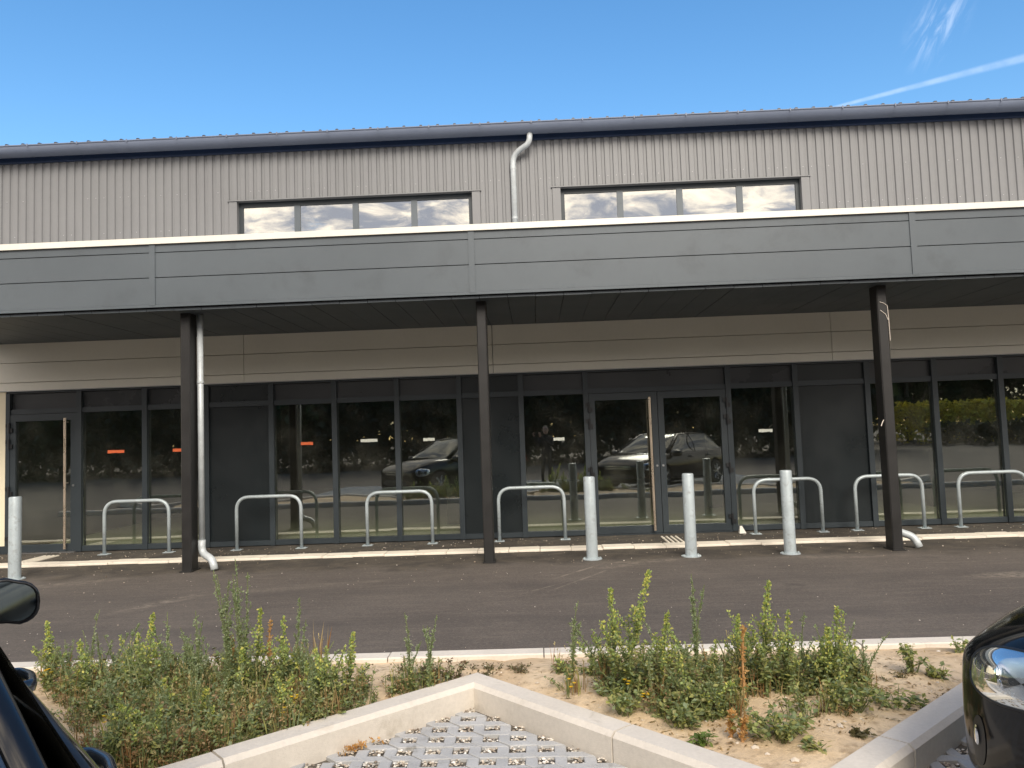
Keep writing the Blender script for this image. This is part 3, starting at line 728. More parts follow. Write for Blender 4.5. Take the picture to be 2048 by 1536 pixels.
# ------------------------------------------------------------------ parked cars
def eval_mesh(o):
    dg = bpy.context.evaluated_depsgraph_get(); dg.update()
    return bpy.data.meshes.new_from_object(o.evaluated_get(dg), depsgraph=dg)
def car_body_mesh(L, hwm, hs):
    """lower body: a loft of half sections from tail (-x) to nose (+x); hs scales heights"""
    k = L / 4.2
    st = [(-2.10, .52, .46, .80, .80), (-2.07, .74, .34, .88, .89), (-1.95, .83, .27, .945, .96), (-1.60, .872, .22, .95, .97), (-1.1, .885, .19, .94, .96), (-.3, .888, .18, .925, .94),
          (.5, .888, .18, .92, .95), (.95, .885, .18, .915, .99), (1.3, .878, .19, .885, .955), (1.6, .862, .20, .83, .895), (1.82, .825, .21, .765, .83), (1.97, .765, .20, .70, .76), (2.06, .675, .205, .655, .705), (2.10, .55, .23, .62, .66)]
    vs = []; fs = []; np_ = 0
    for (x, hw, zb, zl, zt) in st:
        hw *= hwm / .888; zb, zl, zt = zb * hs, zl * hs, zt * hs; dz = zl - zb
        half = [(hw * .80, zb - .015), (hw * .955, zb + .01), (hw * .985, zb + .14 * dz), (hw * 1.0, zb + .40 * dz), (hw * .998, zb + .60 * dz), (hw * .985, zb + .80 * dz), (hw * .965, zb + .93 * dz), (hw * .925, zl), (hw * .84, zl + (zt - zl) * .45), (hw * .5, zt - .012), (hw * .2, zt)]
        sec = [(-y, z) for y, z in half] + [(y, z) for y, z in reversed(half)]
        np_ = len(sec); vs += [(x * k, y, z) for y, z in sec]
    for i in range(len(st) - 1):
        for j in range(np_):
            q = (j + 1) % np_; fs.append((i * np_ + j, i * np_ + q, (i + 1) * np_ + q, (i + 1) * np_ + j))
    m = len(st) - 1
    for base, rev in ((0, False), (m * np_, True)):
        for j in range(np_ // 2 - 1):
            f = (base + j, base + j + 1, base + np_ - 2 - j, base + np_ - 1 - j); fs.append(f if not rev else tuple(reversed(f)))
    return vs, fs
def patch(c, nu, nv, bulge, name, mat, parent, thick=.004):
    """a gently bulged four-cornered panel; c = corners (u0v0, u1v0, u1v1, u0v1)"""
    c = [Vector(p) for p in c]; nrm = (c[1] - c[0]).cross(c[3] - c[0]).normalized(); vs = []; fs = []
    for s in (0, 1):
        for j in range(nv + 1):
            for i in range(nu + 1):
                u, v = i / nu, j / nv
                p = c[0].lerp(c[1], u).lerp(c[3].lerp(c[2], u), v)
                vs.append(p + nrm * (bulge * (1 - (2 * u - 1) ** 2) ** .7 * (1 - (2 * v - 1) ** 2) ** .7 - s * thick))
    N = (nu + 1) * (nv + 1)
    for j in range(nv):
        for i in range(nu):
            q = (j * (nu + 1) + i, j * (nu + 1) + i + 1, (j + 1) * (nu + 1) + i + 1, (j + 1) * (nu + 1) + i)
            fs.append(q); fs.append(tuple(N + t for t in reversed(q)))
    return MB().add(vs, fs).build(name, mat, parent, smooth=True)
def make_car(L=4.2, hwm=.885, hs=1.0, label='', re=-1.25):
    R = empty('parked_car'); tag(R, label, 'car', 'dark cars parked in the angled bays'); k = L / 4.2
    vs, fs = car_body_mesh(L, hwm, hs)
    me = bpy.data.meshes.new('body'); me.from_pydata(vs, [], fs); me.update()
    bmx = bmesh.new(); bmx.from_mesh(me); bmesh.ops.recalc_face_normals(bmx, faces=bmx.faces); bmx.to_mesh(me); bmx.free()
    me.materials.append(MATS['car_black'])
    body = link('body', me, R); body.modifiers.new('s', 'SUBSURF').levels = 3; body.modifiers['s'].render_levels = 3
    smooth_mesh = eval_mesh(body)
    tree = BVHTree.FromPolygons([v.co.copy() for v in smooth_mesh.vertices], [tuple(p.vertices) for p in smooth_mesh.polygons])
    # wheel arches are cut out of the body
    cut = MB(); wheels = [(1.30 * k, 1), (1.30 * k, -1), (-1.28 * k, 1), (-1.28 * k, -1)]
    WR = .315
    for wx, s in wheels: cut.tube([(wx, s * (hwm - .24), WR), (wx, s * (hwm + .2), WR)], WR + .045, 32)
    cme = bpy.data.meshes.new('cut'); cme.from_pydata(cut.v, [], cut.f)
    bmx = bmesh.new(); bmx.from_mesh(cme); bmesh.ops.recalc_face_normals(bmx, faces=bmx.faces); bmx.to_mesh(cme); bmx.free()
    co = link('cutter', cme)
    bo = body.modifiers.new('b', 'BOOLEAN'); bo.object = co; bo.operation = 'DIFFERENCE'; bo.solver = 'EXACT'
    fin = eval_mesh(body); body.modifiers.clear(); body.data = fin; fin.materials.clear(); fin.materials.append(MATS['car_black'])
    fin.polygons.foreach_set('use_smooth', [True] * len(fin.polygons)); fin.set_sharp_from_angle(angle=math.radians(35))
    bpy.data.objects.remove(co)
    def hit(p, d):
        h, nrm, _, _ = tree.ray_cast(Vector(p), Vector(d)); return h, nrm
    # greenhouse
    zb = .93 * hs; zr = 1.44 * hs; yb = hwm * .895; yr = hwm * .66
    A0, A1 = (1.02 * k, .70 * yb / .79, .985 * hs), (.30 * k, yr - .03, zr - .035)
    for s in (1, -1):
        cs = [(.86 * k, s * yb, zb - .015), (-1.78 * k, s * (yb - .03), zb + .02), ((re + .05) * k, s * (yr - .02), zr - .05), (.16 * k, s * yr, zr - .05)]
        patch(cs if s < 0 else [cs[1], cs[0], cs[3], cs[2]], 12, 6, .035, 'side_window', 'car_glass', R)
        MB().tube([(.90 * k, s * (yb + .005), zb - .02), (.3 * k, s * (yb + .012), zb - .012), (-.8 * k, s * (yb + .01), zb - .002), (-1.80 * k, s * (yb - .02), zb + .025)], .012, 6).build('window_trim', 'black_plastic', R, smooth=True)
        # pillars
        MB().tube([(1.0 * k, s * (yb - .06), zb - .01), (.62 * k, s * (yb - .09), zb + .22), (.20 * k, s * (yr - .005), zr - .035), (-.3 * k, s * (yr - .0), zr - .014), (re * k, s * (yr - .03), zr - .045), ((re - 1.9) / 2 * k, s * ((yr + yb) / 2 - .06), (zr + zb) / 2 - .02), (-1.90 * k, s * (yb - .09), zb - .02)], .024, 8, flat=(1, .8)).build('roof_rail', 'car_black', R, smooth=True)
        for (xa, xb) in ((-.30, -.36),):
            MB().tube([(xa * k, s * (yb + .012), zb - .02), ((xa + xb) / 2 * k, s * ((yb + yr) / 2 + .035), (zb + zr) / 2), (xb * k, s * (yr + .004), zr - .05)], .026, 6, flat=(1, .3)).build('pillar', 'black_plastic', R, smooth=True)
    w = [(1.0 * k, -(yb - .07), zb + .01), (1.0 * k, (yb - .07), zb + .01), (.22 * k, yr - .03, zr - .035), (.22 * k, -(yr - .03), zr - .035)]
    patch(w, 12, 8, .07, 'windscreen', 'car_glass', R)
    w = [(-1.92 * k, (yb - .11), zb), (-1.92 * k, -(yb - .11), zb), ((re - .03) * k, -(yr - .05), zr - .05), ((re - .03) * k, yr - .05, zr - .05)]
    patch(w, 12, 6, .05, 'rear_window', 'car_glass', R)
    rf = [(.24 * k, -(yr - .01), zr - .04), (.24 * k, yr - .01, zr - .04), ((re - .05) * k, yr - .03, zr - .055), ((re - .05) * k, -(yr - .03), zr - .055)]
    patch(rf, 14, 14, .055, 'roof', 'car_black', R, .02)
    # wheels
    for wx, s in wheels:
        yo = s * (hwm - .11)
        t = MB(); prof = [(.20, -.095), (WR - .02, -.10), (WR, -.07), (WR, .07), (WR - .02, .10), (.20, .095)]
        t.lathe(prof, seg=32); wme = t.mesh('tyre', 'rubber'); wo = link('wheel', wme, R, (wx, yo, WR)); wo.rotation_euler = (math.pi / 2, 0, 0)
        wme.polygons.foreach_set('use_smooth', [True] * len(wme.polygons)); wme.set_sharp_from_angle(angle=math.radians(40))
        rm = MB(); zo = -s * .098
        for q in range(7):
            a = q * 2 * math.pi / 7
            rm.tube([(0, 0, zo), (math.cos(a) * .11, math.sin(a) * .11, zo), (math.cos(a) * .20, math.sin(a) * .20, zo * .9)], [.03, .024, .03], 6)
        rm.lathe([(.045, -.012), (.045, .012)], (0, 0, zo), 12)
        link('rim', rm.mesh('rim', 'alloy'), wo)
    # lamps and bumper vents follow the surface of the nose
    def surface_patch(cen, outline, dirv, off, name, mat, parent, bulge=0.0, n=14):
        """project a superelliptic outline along dirv on to the body"""
        d = Vector(dirv).normalized(); ux = Vector((0, 0, 1)).cross(d).normalized(); uz = d.cross(ux).normalized()
        ringn = 28; vs = []; fs = []
        for r in range(n + 1):
            for q in range(ringn):
                a = 2 * math.pi * q / ringn; e = outline(a); rr = r / n
                p = Vector(cen) - d * .6 + ux * e[0] * rr + uz * e[1] * rr
                h, nr = hit(p, d)
                if h is None: h = Vector(cen) + ux * e[0] * rr + uz * e[1] * rr; nr = -d
                if nr.dot(d) > 0: nr = -nr
                vs.append(h + nr * (off + bulge * (1 - rr ** 2.5)))
        for r in range(n):
            for q in range(ringn):
                w_ = (q + 1) % ringn; fs.append((r * ringn + q, (r + 1) * ringn + q, (r + 1) * ringn + w_, r * ringn + w_))
        return MB().add(vs, fs).build(name, mat, parent, smooth=True), vs, ringn, n
    for s in (1, -1):
        dn = (-.38, -s * .92, -.08)
        c0, _ = hit((1.80 * k + .38, s * (hwm + .92 - .10), .60 * hs + .08), dn)
        c0 = c0 or Vector((1.8 * k, s * .8, .60 * hs))
        c0 = Vector((c0.x, c0.y, .622 * hs))
        def ol(a, s=s):
            cx_, sz_ = math.cos(a), math.sin(a)
            sx = math.copysign(abs(cx_) ** .75, cx_) * .205; sy = math.copysign(abs(sz_) ** .8, sz_) * .085
            return (sx, sy - sx * .05 * s + (.018 if sz_ > 0 else 0))
        hl, vv, rn, nn = surface_patch(c0, ol, dn, .003, 'headlight', 'lamp_silver', R)
        surface_patch(c0, ol, dn, .006, 'lens', 'lens_glass', hl, .030)
        # bezel
        MB().tube([vv[nn * rn + q] for q in range(rn)] + [vv[nn * rn]], .007, 6).build('bezel', 'black_plastic', hl, smooth=True)
        d = Vector(dn).normalized(); ux = Vector((0, 0, 1)).cross(d).normalized()
        for off_, rr, mat_ in ((-.09, .055, 'chrome'), (.045, .062, 'chrome'), (.145, .035, 'chrome')):
            h, nr = hit(c0 - d * .6 + ux * off_ * s * -1, d)
            if h is None: continue
            bowl = MB(); aim = Vector((1, s * .35, 0)).normalized()
            vs = []; fs2 = []; sg = 16
            e1 = aim.cross(Vector((0, 0, 1))).normalized(); e2 = e1.cross(aim)
            for i in range(6):
                t = i / 5; rad = rr * math.sin(.25 + t * 1.25); ax = rr * (1 - math.cos(.25 + t * 1.2)) - rr * .75
                for q in range(sg):
                    a = 2 * math.pi * q / sg; vs.append(h - nr * .004 + aim * ax * .6 + (e1 * math.cos(a) + e2 * math.sin(a)) * rad)
            for i in range(5):
                for q in range(sg): fs2.append((i * sg + q, i * sg + (q + 1) % sg, (i + 1) * sg + (q + 1) % sg, (i + 1) * sg + q))
            fs2.append(tuple(range(sg)))
            bowl.add(vs, fs2).build('reflector', mat_, hl, smooth=True)
        for (du, dw_, hh) in ((-.115, .022, .075), (.095, .016, .070)):
            def band_ol(a, du=du, dw_=dw_, hh=hh): return (math.cos(a) * dw_ - du * s, math.sin(a) * hh * .8)
            surface_patch(c0, band_ol, dn, .006, 'lamp_divider', 'lamp_dark', hl, 0, 4)
        # fog-lamp recess low in the bumper
        dn2 = (-.75, -s * .66, 0)
        c1, _ = hit((1.95 * k + 1, s * (.70 + .88), .36 * hs), dn2)
        c1 = c1 or Vector((1.95 * k, s * .62, .36 * hs))
        def ol2(a): return (math.cos(a) * .035, math.sin(a) * .085 - math.cos(a) * .03 * s)
        fg, v2, rn2, nn2 = surface_patch(Vector((c1.x, c1.y, .365 * hs)), ol2, dn2, .003, 'fog_lamp', 'black_plastic', R)
        def ol3(a): return (math.cos(a) * .010, math.sin(a) * .035 + .02)
        surface_patch(Vector((c1.x, c1.y, .365 * hs)), ol3, dn2, .008, 'fog_lens', 'chrome', fg, .006)
        # tail lamp
        def ol4(a): return (math.cos(a) * .10, math.sin(a) * .085)
        surface_patch((-2.0 * k, s * .72, .80 * hs), ol4, (.75, -s * .66, 0), .004, 'tail_lamp', 'tail_red', R)
        # door handles, mirrors
        for hx in (.02 * k, -.86 * k):
            h, nr = hit((hx, s * 2, .80 * hs), (0, -s, 0))
            if h is None: continue
            hd = MB(); ln = .10
            pts = [(hx + ln, h.y - s * .004, h.z), (hx + ln * .86, h.y + s * .042, h.z), (hx, h.y + s * .055, h.z + .004), (hx - ln * .86, h.y + s * .042, h.z), (hx - ln, h.y - s * .004, h.z)]
            hd.tube(bend(pts, .03, 4), .014, 8, flat=(1, 1.5))
            hd.build('door_handle', 'handle_gloss', R, smooth=True)
        # mirror: shell open to the rear, glass set in it
        mz = zb - .012; mx = .80 * k; my = s * (hwm + .080)
        vs = []; fs3 = []; sg = 24
        def mo(a, sc):
            c_, s2 = math.cos(a), math.sin(a)
            return (math.copysign(abs(c_) ** .7, c_) * .105 * sc, math.copysign(abs(s2) ** .75, s2) * .082 * sc - (.012 * sc if c_ * s > .2 else 0))
        rings = [(-.010, .90), (-.012, 1.0), (.03, 1.02), (.075, .88), (.10, .6), (.112, .2)]
        for xo, sc_ in rings:
            for q in range(sg):
                y_, z_ = mo(2 * math.pi * q / sg, sc_); vs.append((mx + xo + y_ * s * -.25, my + y_, mz + z_))
        for i in range(len(rings) - 1):
            for q in range(sg): fs3.append((i * sg + q, i * sg + (q + 1) % sg, (i + 1) * sg + (q + 1) % sg, (i + 1) * sg + q))
        fs3.append(tuple(range((len(rings) - 1) * sg, len(rings) * sg)))
        mo_ = MB().add(vs, fs3).build('mirror', 'car_black', R, smooth=True)
        gv_ = []
        for q in range(sg):
            y_, z_ = mo(2 * math.pi * q / sg, .885); gv_.append((mx - .004 + y_ * s * -.25, my + y_, mz + z_))
        gb = [(x + .004, y, z) for x, y, z in gv_]
        MB().add(gv_ + gb, [tuple(range(sg)), tuple(reversed(range(sg, 2 * sg)))] + [(q, (q + 1) % sg, sg + (q + 1) % sg, sg + q) for q in range(sg)]).build('mirror_glass', 'mirror', mo_)
        MB().tube([(mx + .05, s * (yb + .0), zb - .005), (mx + .05, s * (hwm + .02), zb + .01), (mx + .04, my - s * .06, mz - .03)], .022, 8).build('mirror_arm', 'black_plastic', mo_, smooth=True)
        # door seams
        for sx in (.78, -.34, -1.16):
            pts = []
            for z in (.28, .4, .5, .6, .7, .8, .88):
                h, nr = hit((sx * k + (.0 if sx > -1 else (z - .28) * -.12), s * 2, z * hs), (0, -s, 0))
                if h is not None: pts.append(h - Vector((0, s * .002, 0)))
            if len(pts) > 2: MB().tube(pts, .0035, 5).build('door_seam', 'black_plastic', R)
    # grille, plate
    def olg(a): return (math.copysign(abs(math.cos(a)) ** .5, math.cos(a)) * .42, math.copysign(abs(math.sin(a)) ** .6, math.sin(a)) * .06)
    surface_patch((2.08 * k, 0, .60 * hs), olg, (-1, 0, 0), .004, 'grille', 'black_plastic', R)
    def olb(a): return (math.copysign(abs(math.cos(a)) ** .5, math.cos(a)) * .50, math.sin(a) * .07)
    surface_patch((2.08 * k, 0, .36 * hs), olb, (-1, 0, 0), .004, 'lower_grille', 'black_plastic', R)
    for zz_ in (.575, .63):
        def olc(a, z=zz_): return (math.cos(a) * .40, math.sin(a) * .006)
        surface_patch((2.08 * k, 0, zz_ * hs), olc, (-1, 0, 0), .010, 'grille_bar', 'chrome', R, 0, 3)
    return R
plain('tail_red', (0.35, 0.01, 0.01), 0.15, 0.0, 0.05, 6, 0.02, coat=1.0)
plain('handle_gloss', (0.016, 0.02, 0.026), 0.22, 0.0, 0.05, 6, 0.02, coat=0.6)
HEAD = math.atan2(Hd.y, Hd.x)
def park(car, h_front, n_side_right, L, hwm):
    """front bumper at bay coordinate h, right side at bay coordinate n"""
    c = bay(h_front - L / 2, n_side_right - hwm); car.location = (c.x, c.y, 0.02); car.rotation_euler.z = HEAD
LC, LW = 4.15, .875
carL = make_car(LC, LW, 1.0, 'black car cut off by the left edge, its door mirror and handles showing', -.78); park(carL, 4.80, 0.42, LC, LW)
RC, RW = 4.05, .875
carR = make_car(RC, RW, 0.955, 'black car nose with headlight at the lower right corner'); park(carR, 1.15, 2.905 + 2 * RW, RC, RW)

# ------------------------------------------------------------------ the photographer, seen as a reflection in the glass
def person():
    P = tag(empty('person', (0.28, -0.42, 0)), 'person in dark clothes holding up a phone, seen reflected in the glass', 'person')
    J = {'pelvis': (0, 0, .92), 'waist': (0, .01, 1.08), 'chest': (0, .0, 1.30), 'neck': (0, .01, 1.44), 'head0': (0, .03, 1.50),
         'hl': (-.09, 0, .86), 'kl': (-.10, .02, .48), 'al': (-.11, -.02, .08), 'tl': (-.12, .12, .035),
         'hr': (.09, 0, .86), 'kr': (.10, .02, .48), 'ar': (.11, -.02, .08), 'tr': (.12, .12, .035),
         'sl': (-.17, 0, 1.37), 'el': (-.25, .12, 1.15), 'wl': (-.34, .34, 1.42), 'sr': (.17, 0, 1.37), 'er': (.20, .14, 1.15), 'wr': (-.16, .34, 1.42)}
    rad = {'pelvis': .15, 'waist': .13, 'chest': .15, 'neck': .055, 'head0': .055, 'hl': .095, 'kl': .062, 'al': .045, 'tl': .04, 'hr': .095, 'kr': .062, 'ar': .045, 'tr': .04,
           'sl': .062, 'el': .048, 'wl': .032, 'sr': .062, 'er': .048, 'wr': .032}
    E = [('pelvis', 'waist'), ('waist', 'chest'), ('chest', 'neck'), ('neck', 'head0'), ('pelvis', 'hl'), ('hl', 'kl'), ('kl', 'al'), ('al', 'tl'), ('pelvis', 'hr'), ('hr', 'kr'), ('kr', 'ar'), ('ar', 'tr'),
         ('chest', 'sl'), ('sl', 'el'), ('el', 'wl'), ('chest', 'sr'), ('sr', 'er'), ('er', 'wr')]
    names = list(J); me = bpy.data.meshes.new('clothed_body'); me.from_pydata([J[n] for n in names], [(names.index(a), names.index(b)) for a, b in E], [])
    o = link('clothed_body', me, P); sk = o.modifiers.new('sk', 'SKIN'); o.modifiers.new('ss', 'SUBSURF').levels = 2
    for i, n in enumerate(names): me.skin_vertices[0].data[i].radius = (rad[n], rad[n]); me.skin_vertices[0].data[i].use_root = (n == 'pelvis')
    fin = eval_mesh(o); o.modifiers.clear(); o.data = fin; fin.materials.append(MATS['cloth_dark']); fin.polygons.foreach_set('use_smooth', [True] * len(fin.polygons))
    hd = MB().lathe([(.03, -.115), (.055, -.10), (.072, -.05), (.077, .0), (.076, .05), (.06, .095), (.03, .115)], (0, .045, 1.60), 18)
    hd.tube([(0, .118, 1.605), (0, .142, 1.58), (0, .12, 1.57)], [.010, .014, .012], 6)
    for s in (-1, 1): hd.tube([(s * .076, .04, 1.57), (s * .088, .035, 1.60), (s * .078, .035, 1.63)], .012, 6)
    hd.build('head', 'skin', P, smooth=True)
    hr = MB().lathe([(.082, -.06), (.088, .0), (.084, .06), (.065, .108), (.03, .128)], (0, .018, 1.605), 18); hr.build('hair', 'hair', P, smooth=True)
    for w_, s in (((-.34, .34, 1.42), -1), ((-.16, .34, 1.42), 1)):
        h = MB(); w_ = Vector(w_)
        h.tube([w_, w_ + Vector((0, .02, .045)), w_ + Vector((-s * .004, .03, .085))], [.026, .036, .03], 8, flat=(1, .6))
        for q in range(4):
            b = w_ + Vector(((q - 1.5) * .016, .03, .085)); h.tube([b, b + Vector((-s * .01, .03, .025)), b + Vector((-s * .028, .045, .005 + q * .003))], [.009, .008, .007], 6)
        h.tube([w_ + Vector((-s * .02, .02, .03)), w_ + Vector((-s * .045, .012, .055)), w_ + Vector((-s * .05, .02, .08))], [.011, .010, .008], 6)
        h.build('hand', 'skin', P, smooth=True)
    return P
person()
ph = MB().prism([(-.075, -.004), (.075, -.004), (.075, .004), (-.075, .004)], -.037, .037, .003)
tag(ph.build('phone', 'black_plastic', loc=(0.02, -0.03, 1.495)), 'dark phone held up by the photographer reflected in the glass', 'phone')

# ------------------------------------------------------------------ trees and hedge across the car park, seen in the shop-front glass
def leaf_quad(mb, p, d, n, ln, wd, col):
    d = d.normalized(); s = d.cross(n)
    s = s.normalized() if s.length > 1e-4 else Vector((1, 0, 0)); nn = s.cross(d)
    mb.add([p, p + d * ln * .5 + s * wd * .5 + nn * wd * .12, p + d * ln, p + d * ln * .5 - s * wd * .5 + nn * wd * .12], [(0, 1, 2, 3)], col)
def rv(): 
    v = Vector((random.gauss(0, 1), random.gauss(0, 1), random.gauss(0, 1))); return v.normalized()
def tree(x, y, h, r, label, tone, leaves=6500):
    t = tag(empty('tree', (x, y, 0)), label, 'tree', 'trees across the car park'); tr = MB()
    tr.tube([(0, 0, -.05), (.05, .03, h * .2), (-.04, .08, h * .45), (.05, 0, h * .8)], [.24, .18, .12, .03], 10)
    clumps = []
    for q in range(15):
        a = q * 2.4 + random.uniform(-.4, .4); z = h * random.uniform(.28, .92); rr = r * (1 - abs(z / h - .5) * 1.1) * random.uniform(.45, .95)
        e = Vector((math.cos(a) * rr, math.sin(a) * rr, z)); tr.tube([(0, 0, max(h * .15, z - r * .5)), e * .55 + Vector((0, 0, z * .42)), e], [.09, .05, .02], 6)
        clumps.append((e, random.uniform(.28, .46) * r))
    tr.build('trunk', 'bark', t, smooth=True); cr = MB()
    for q in range(leaves):
        c, cr_ = random.choice(clumps); v = rv(); p = c + v * cr_ * random.random() ** .4
        f = random.uniform(.6, 1.3); leaf_quad(cr, p, rv() + Vector((0, 0, -.3)), rv(), random.uniform(.32, .60), random.uniform(.24, .40), tuple(c_ * f for c_ in tone))
    cr.build('crown', 'tree_leaf', t)
kinds = ('broad dark tree', 'tall narrow green tree', 'rounded mid-green tree')
for i, (x, y, h, r, kd) in enumerate(((-33, -17, 8.2, 3.6, 0), (-27.5, -19, 9, 3.2, 2), (-22, -16.5, 8.4, 3.6, 0), (-16.6, -18, 8.8, 3.2, 1), (-11.2, -17, 8.6, 3.6, 2), (-5.8, -18.5, 9, 3.4, 0), (-.6, -17, 8.5, 3.5, 2), (4.7, -18, 8.8, 3.4, 0), (10, -17, 8.2, 3.4, 1), (14.6, -18.5, 8.2, 3.2, 2), (17.5, -22, 7.6, 2.6, 0), (27, -34, 10.5, 4.2, 2), (34.5, -35, 11, 4.4, 0), (42, -34, 10.5, 4.2, 2))):
    tree(x, y, h, r, f'{kinds[kd]} {["first", "second", "third", "fourth", "fifth", "sixth", "seventh", "eighth", "ninth", "tenth", "eleventh", "twelfth", "thirteenth", "last"][i]} from the left in the row reflected in the glass', ((.030, .050, .018), (.045, .075, .025), (.038, .062, .020))[kd])
def hedge(name, x0, x1, y, h, tone, label, dens=60, w=1.2):
    hb = MB(); n = int((x1 - x0) * h * dens)
    for q in range(n):
        p = Vector((random.uniform(x0, x1), y + random.uniform(-w / 2, w / 2), 0)); p.z = (h + .25 * noise.noise((p.x * .8, y, 0))) * random.random() ** .6
        f = random.uniform(.6, 1.3); leaf_quad(hb, p, rv(), rv(), random.uniform(.2, .38) * (1.9 if h > 5 else 1), random.uniform(.16, .26) * (1.9 if h > 5 else 1), tuple(c * f for c in tone))
    st_ = MB()
    x = x0 + .3
    while x < x1: st_.tube([(x, y, 0), (x + .1, y, h * .4), (x - .05, y + .1, h * .8)], [.03, .02, .01], 5); x += .8
    r = empty(name, (0, 0, 0)); tag(r, label, 'hedge'); hb.build('foliage', 'tree_leaf', r); st_.build('stems', 'bark', r); return r
hedge('hedge', -38, 13.5, -14.6, 3.6, (.022, .034, .014), 'long dark hedge under the trees, reflected in the glass', 190)
wd = hedge('woodland', -60, 19, -24, 7.2, (.022, .034, .014), 'dense dark wood behind the row of trees, reflected in the glass', 75, 3.0); wd['category'] = 'wood'; wd['kind'] = 'stuff'
wd2 = hedge('woodland', 20, 70, -38, 8.5, (.024, .036, .015), 'dark wood behind the yellow hedge, reflected in the rightmost panes', 40, 3.0); wd2['category'] = 'wood'; wd2['kind'] = 'stuff'
hedge('hedge', 22.5, 34, -22, 1.25, (.02, .03, .014), 'low dark hedge reflected at the right end of the glass', 170)
hedge('flowering_hedge', 22, 44, -27, 2.6, (.62, .50, .06), 'yellow flowering hedge reflected in the rightmost panes', 130)

# ------------------------------------------------------------------ weeds in the planter
GREENS = ((0.283, 0.314, 0.116), (0.226, 0.276, 0.116), (0.368, 0.365, 0.123), (0.255, 0.308, 0.178), (0.184, 0.239, 0.102), (0.326, 0.314, 0.137))
YEL = ((0.488, 0.500, 0.134), (0.378, 0.439, 0.146), (0.610, 0.561, 0.146), (0.305, 0.390, 0.134), (0.268, 0.342, 0.122))
GREY = ((0.293, 0.342, 0.195), (0.244, 0.305, 0.171), (0.342, 0.378, 0.232), (0.207, 0.268, 0.134))
DRY = ((.42, .28, .13), (.36, .22, .10), (.48, .36, .20), (.33, .17, .07))
def cj(cols, v=.25):
    c = random.choice(cols); f = random.uniform(1 - v, 1 + v); return tuple(a * f for a in c)
def stem_pts(h, lean, wob=.02, n=6):
    a = random.random() * 6.28; out = []
    for i in range(n + 1):
        t = i / n; out.append(Vector((lean[0] * t * t + wob * h * math.sin(a + t * 4), lean[1] * t * t + wob * h * math.cos(a + t * 3.3), h * t)))
    return out
def at_t(pts, t):
    f = t * (len(pts) - 1); i = min(int(f), len(pts) - 2); return pts[i].lerp(pts[i + 1], f - i)
def fat_hen(h, lean, st, lf, fl, full=1.0, yel=1.0):
    """upright leafy weed with yellow-green seed spikes"""
    main = stem_pts(h, lean); st.tube(main, [.006 * (1 - .75 * i / 6) + .0012 for i in range(7)], 5)
    axes = [(main, 1.0)]
    nb = int(14 * full)
    for b in range(nb):
        t = .06 + .56 * (b + random.random()) / nb; base = at_t(main, t); a = b * 2.4 + random.uniform(-.5, .5)
        ln = h * (.40 - .42 * t) * random.uniform(.7, 1.25); o = Vector((math.cos(a), math.sin(a), random.uniform(.6, 1.7))).normalized()
        pts = [base, base + o * ln * .5, base + o * ln + Vector((0, 0, ln * .25))]; st.tube(pts, [.003, .0022, .001], 4); axes.append((pts, .55))
    for pts, sc in axes:
        ln = sum((pts[i + 1] - pts[i]).length for i in range(len(pts) - 1))
        for q in range(int((70 if sc == 1 else 95) * ln * (2.3 if sc < 1 else 1.6))):
            t = random.random(); p = at_t(pts, t); big = (1 - .6 * p.z / h)
            if p.z > h * .60 and random.random() < .5: continue
            d = rv(); d.z = d.z * .5 + .15
            leaf_quad(lf, p, d, Vector((0, 0, 1)) + rv() * .5, random.uniform(.022, .048) * big, random.uniform(.012, .024) * big, cj(GREENS))
        for q in range(int((470 if sc == 1 else 150) * yel * ln)):
            t = 1 - random.random() ** 1.3 * (.48 if sc == 1 else .4); p = at_t(pts, t) + rv() * ((.050 * (1 - t) + .006) if sc == 1 else .012)
            if p.z < h * .40: continue
            leaf_quad(fl, p, rv() + Vector((0, 0, .8)), rv(), random.uniform(.010, .020), random.uniform(.008, .014), cj(YEL))
def wormwood(h, lean, st, lf, fl, n_st=4, spread=.10):
    """thin grey-green spires with tiny leaves"""
    for s in range(n_st):
        hh = h * (1 if s == 0 else random.uniform(.5, .95)); ln = (lean[0] + random.uniform(-spread, spread), lean[1] + random.uniform(-spread, spread) * .6)
        pts = stem_pts(hh, ln, .015); st.tube(pts, [.0035 * (1 - .8 * i / 6) + .001 for i in range(7)], 4)
        for b in range(int(16 * hh / .5)):
            t = random.uniform(.25, .95); base = at_t(pts, t); a = random.random() * 6.28; l2 = hh * .15 * (1.05 - t) + .012
            o = Vector((math.cos(a) * .5, math.sin(a) * .5, 1)).normalized(); q2 = [base, base + o * l2]; st.tube(q2, [.0016, .0008], 3)
            for q in range(7):
                p = at_t(q2, random.random()); leaf_quad(fl if random.random() < .35 else lf, p, rv() + Vector((0, 0, .5)), rv(), random.uniform(.008, .020), random.uniform(.005, .010), cj(GREY))
        for q in range(int(190 * hh)):
            t = random.random(); p = at_t(pts, t); d = rv(); d.z = abs(d.z) * .7
            leaf_quad(lf, p, d, rv(), random.uniform(.014, .040) * (1.15 - t), random.uniform(.006, .014) * (1.15 - t * .6), cj(GREY if t > .35 else GREENS))
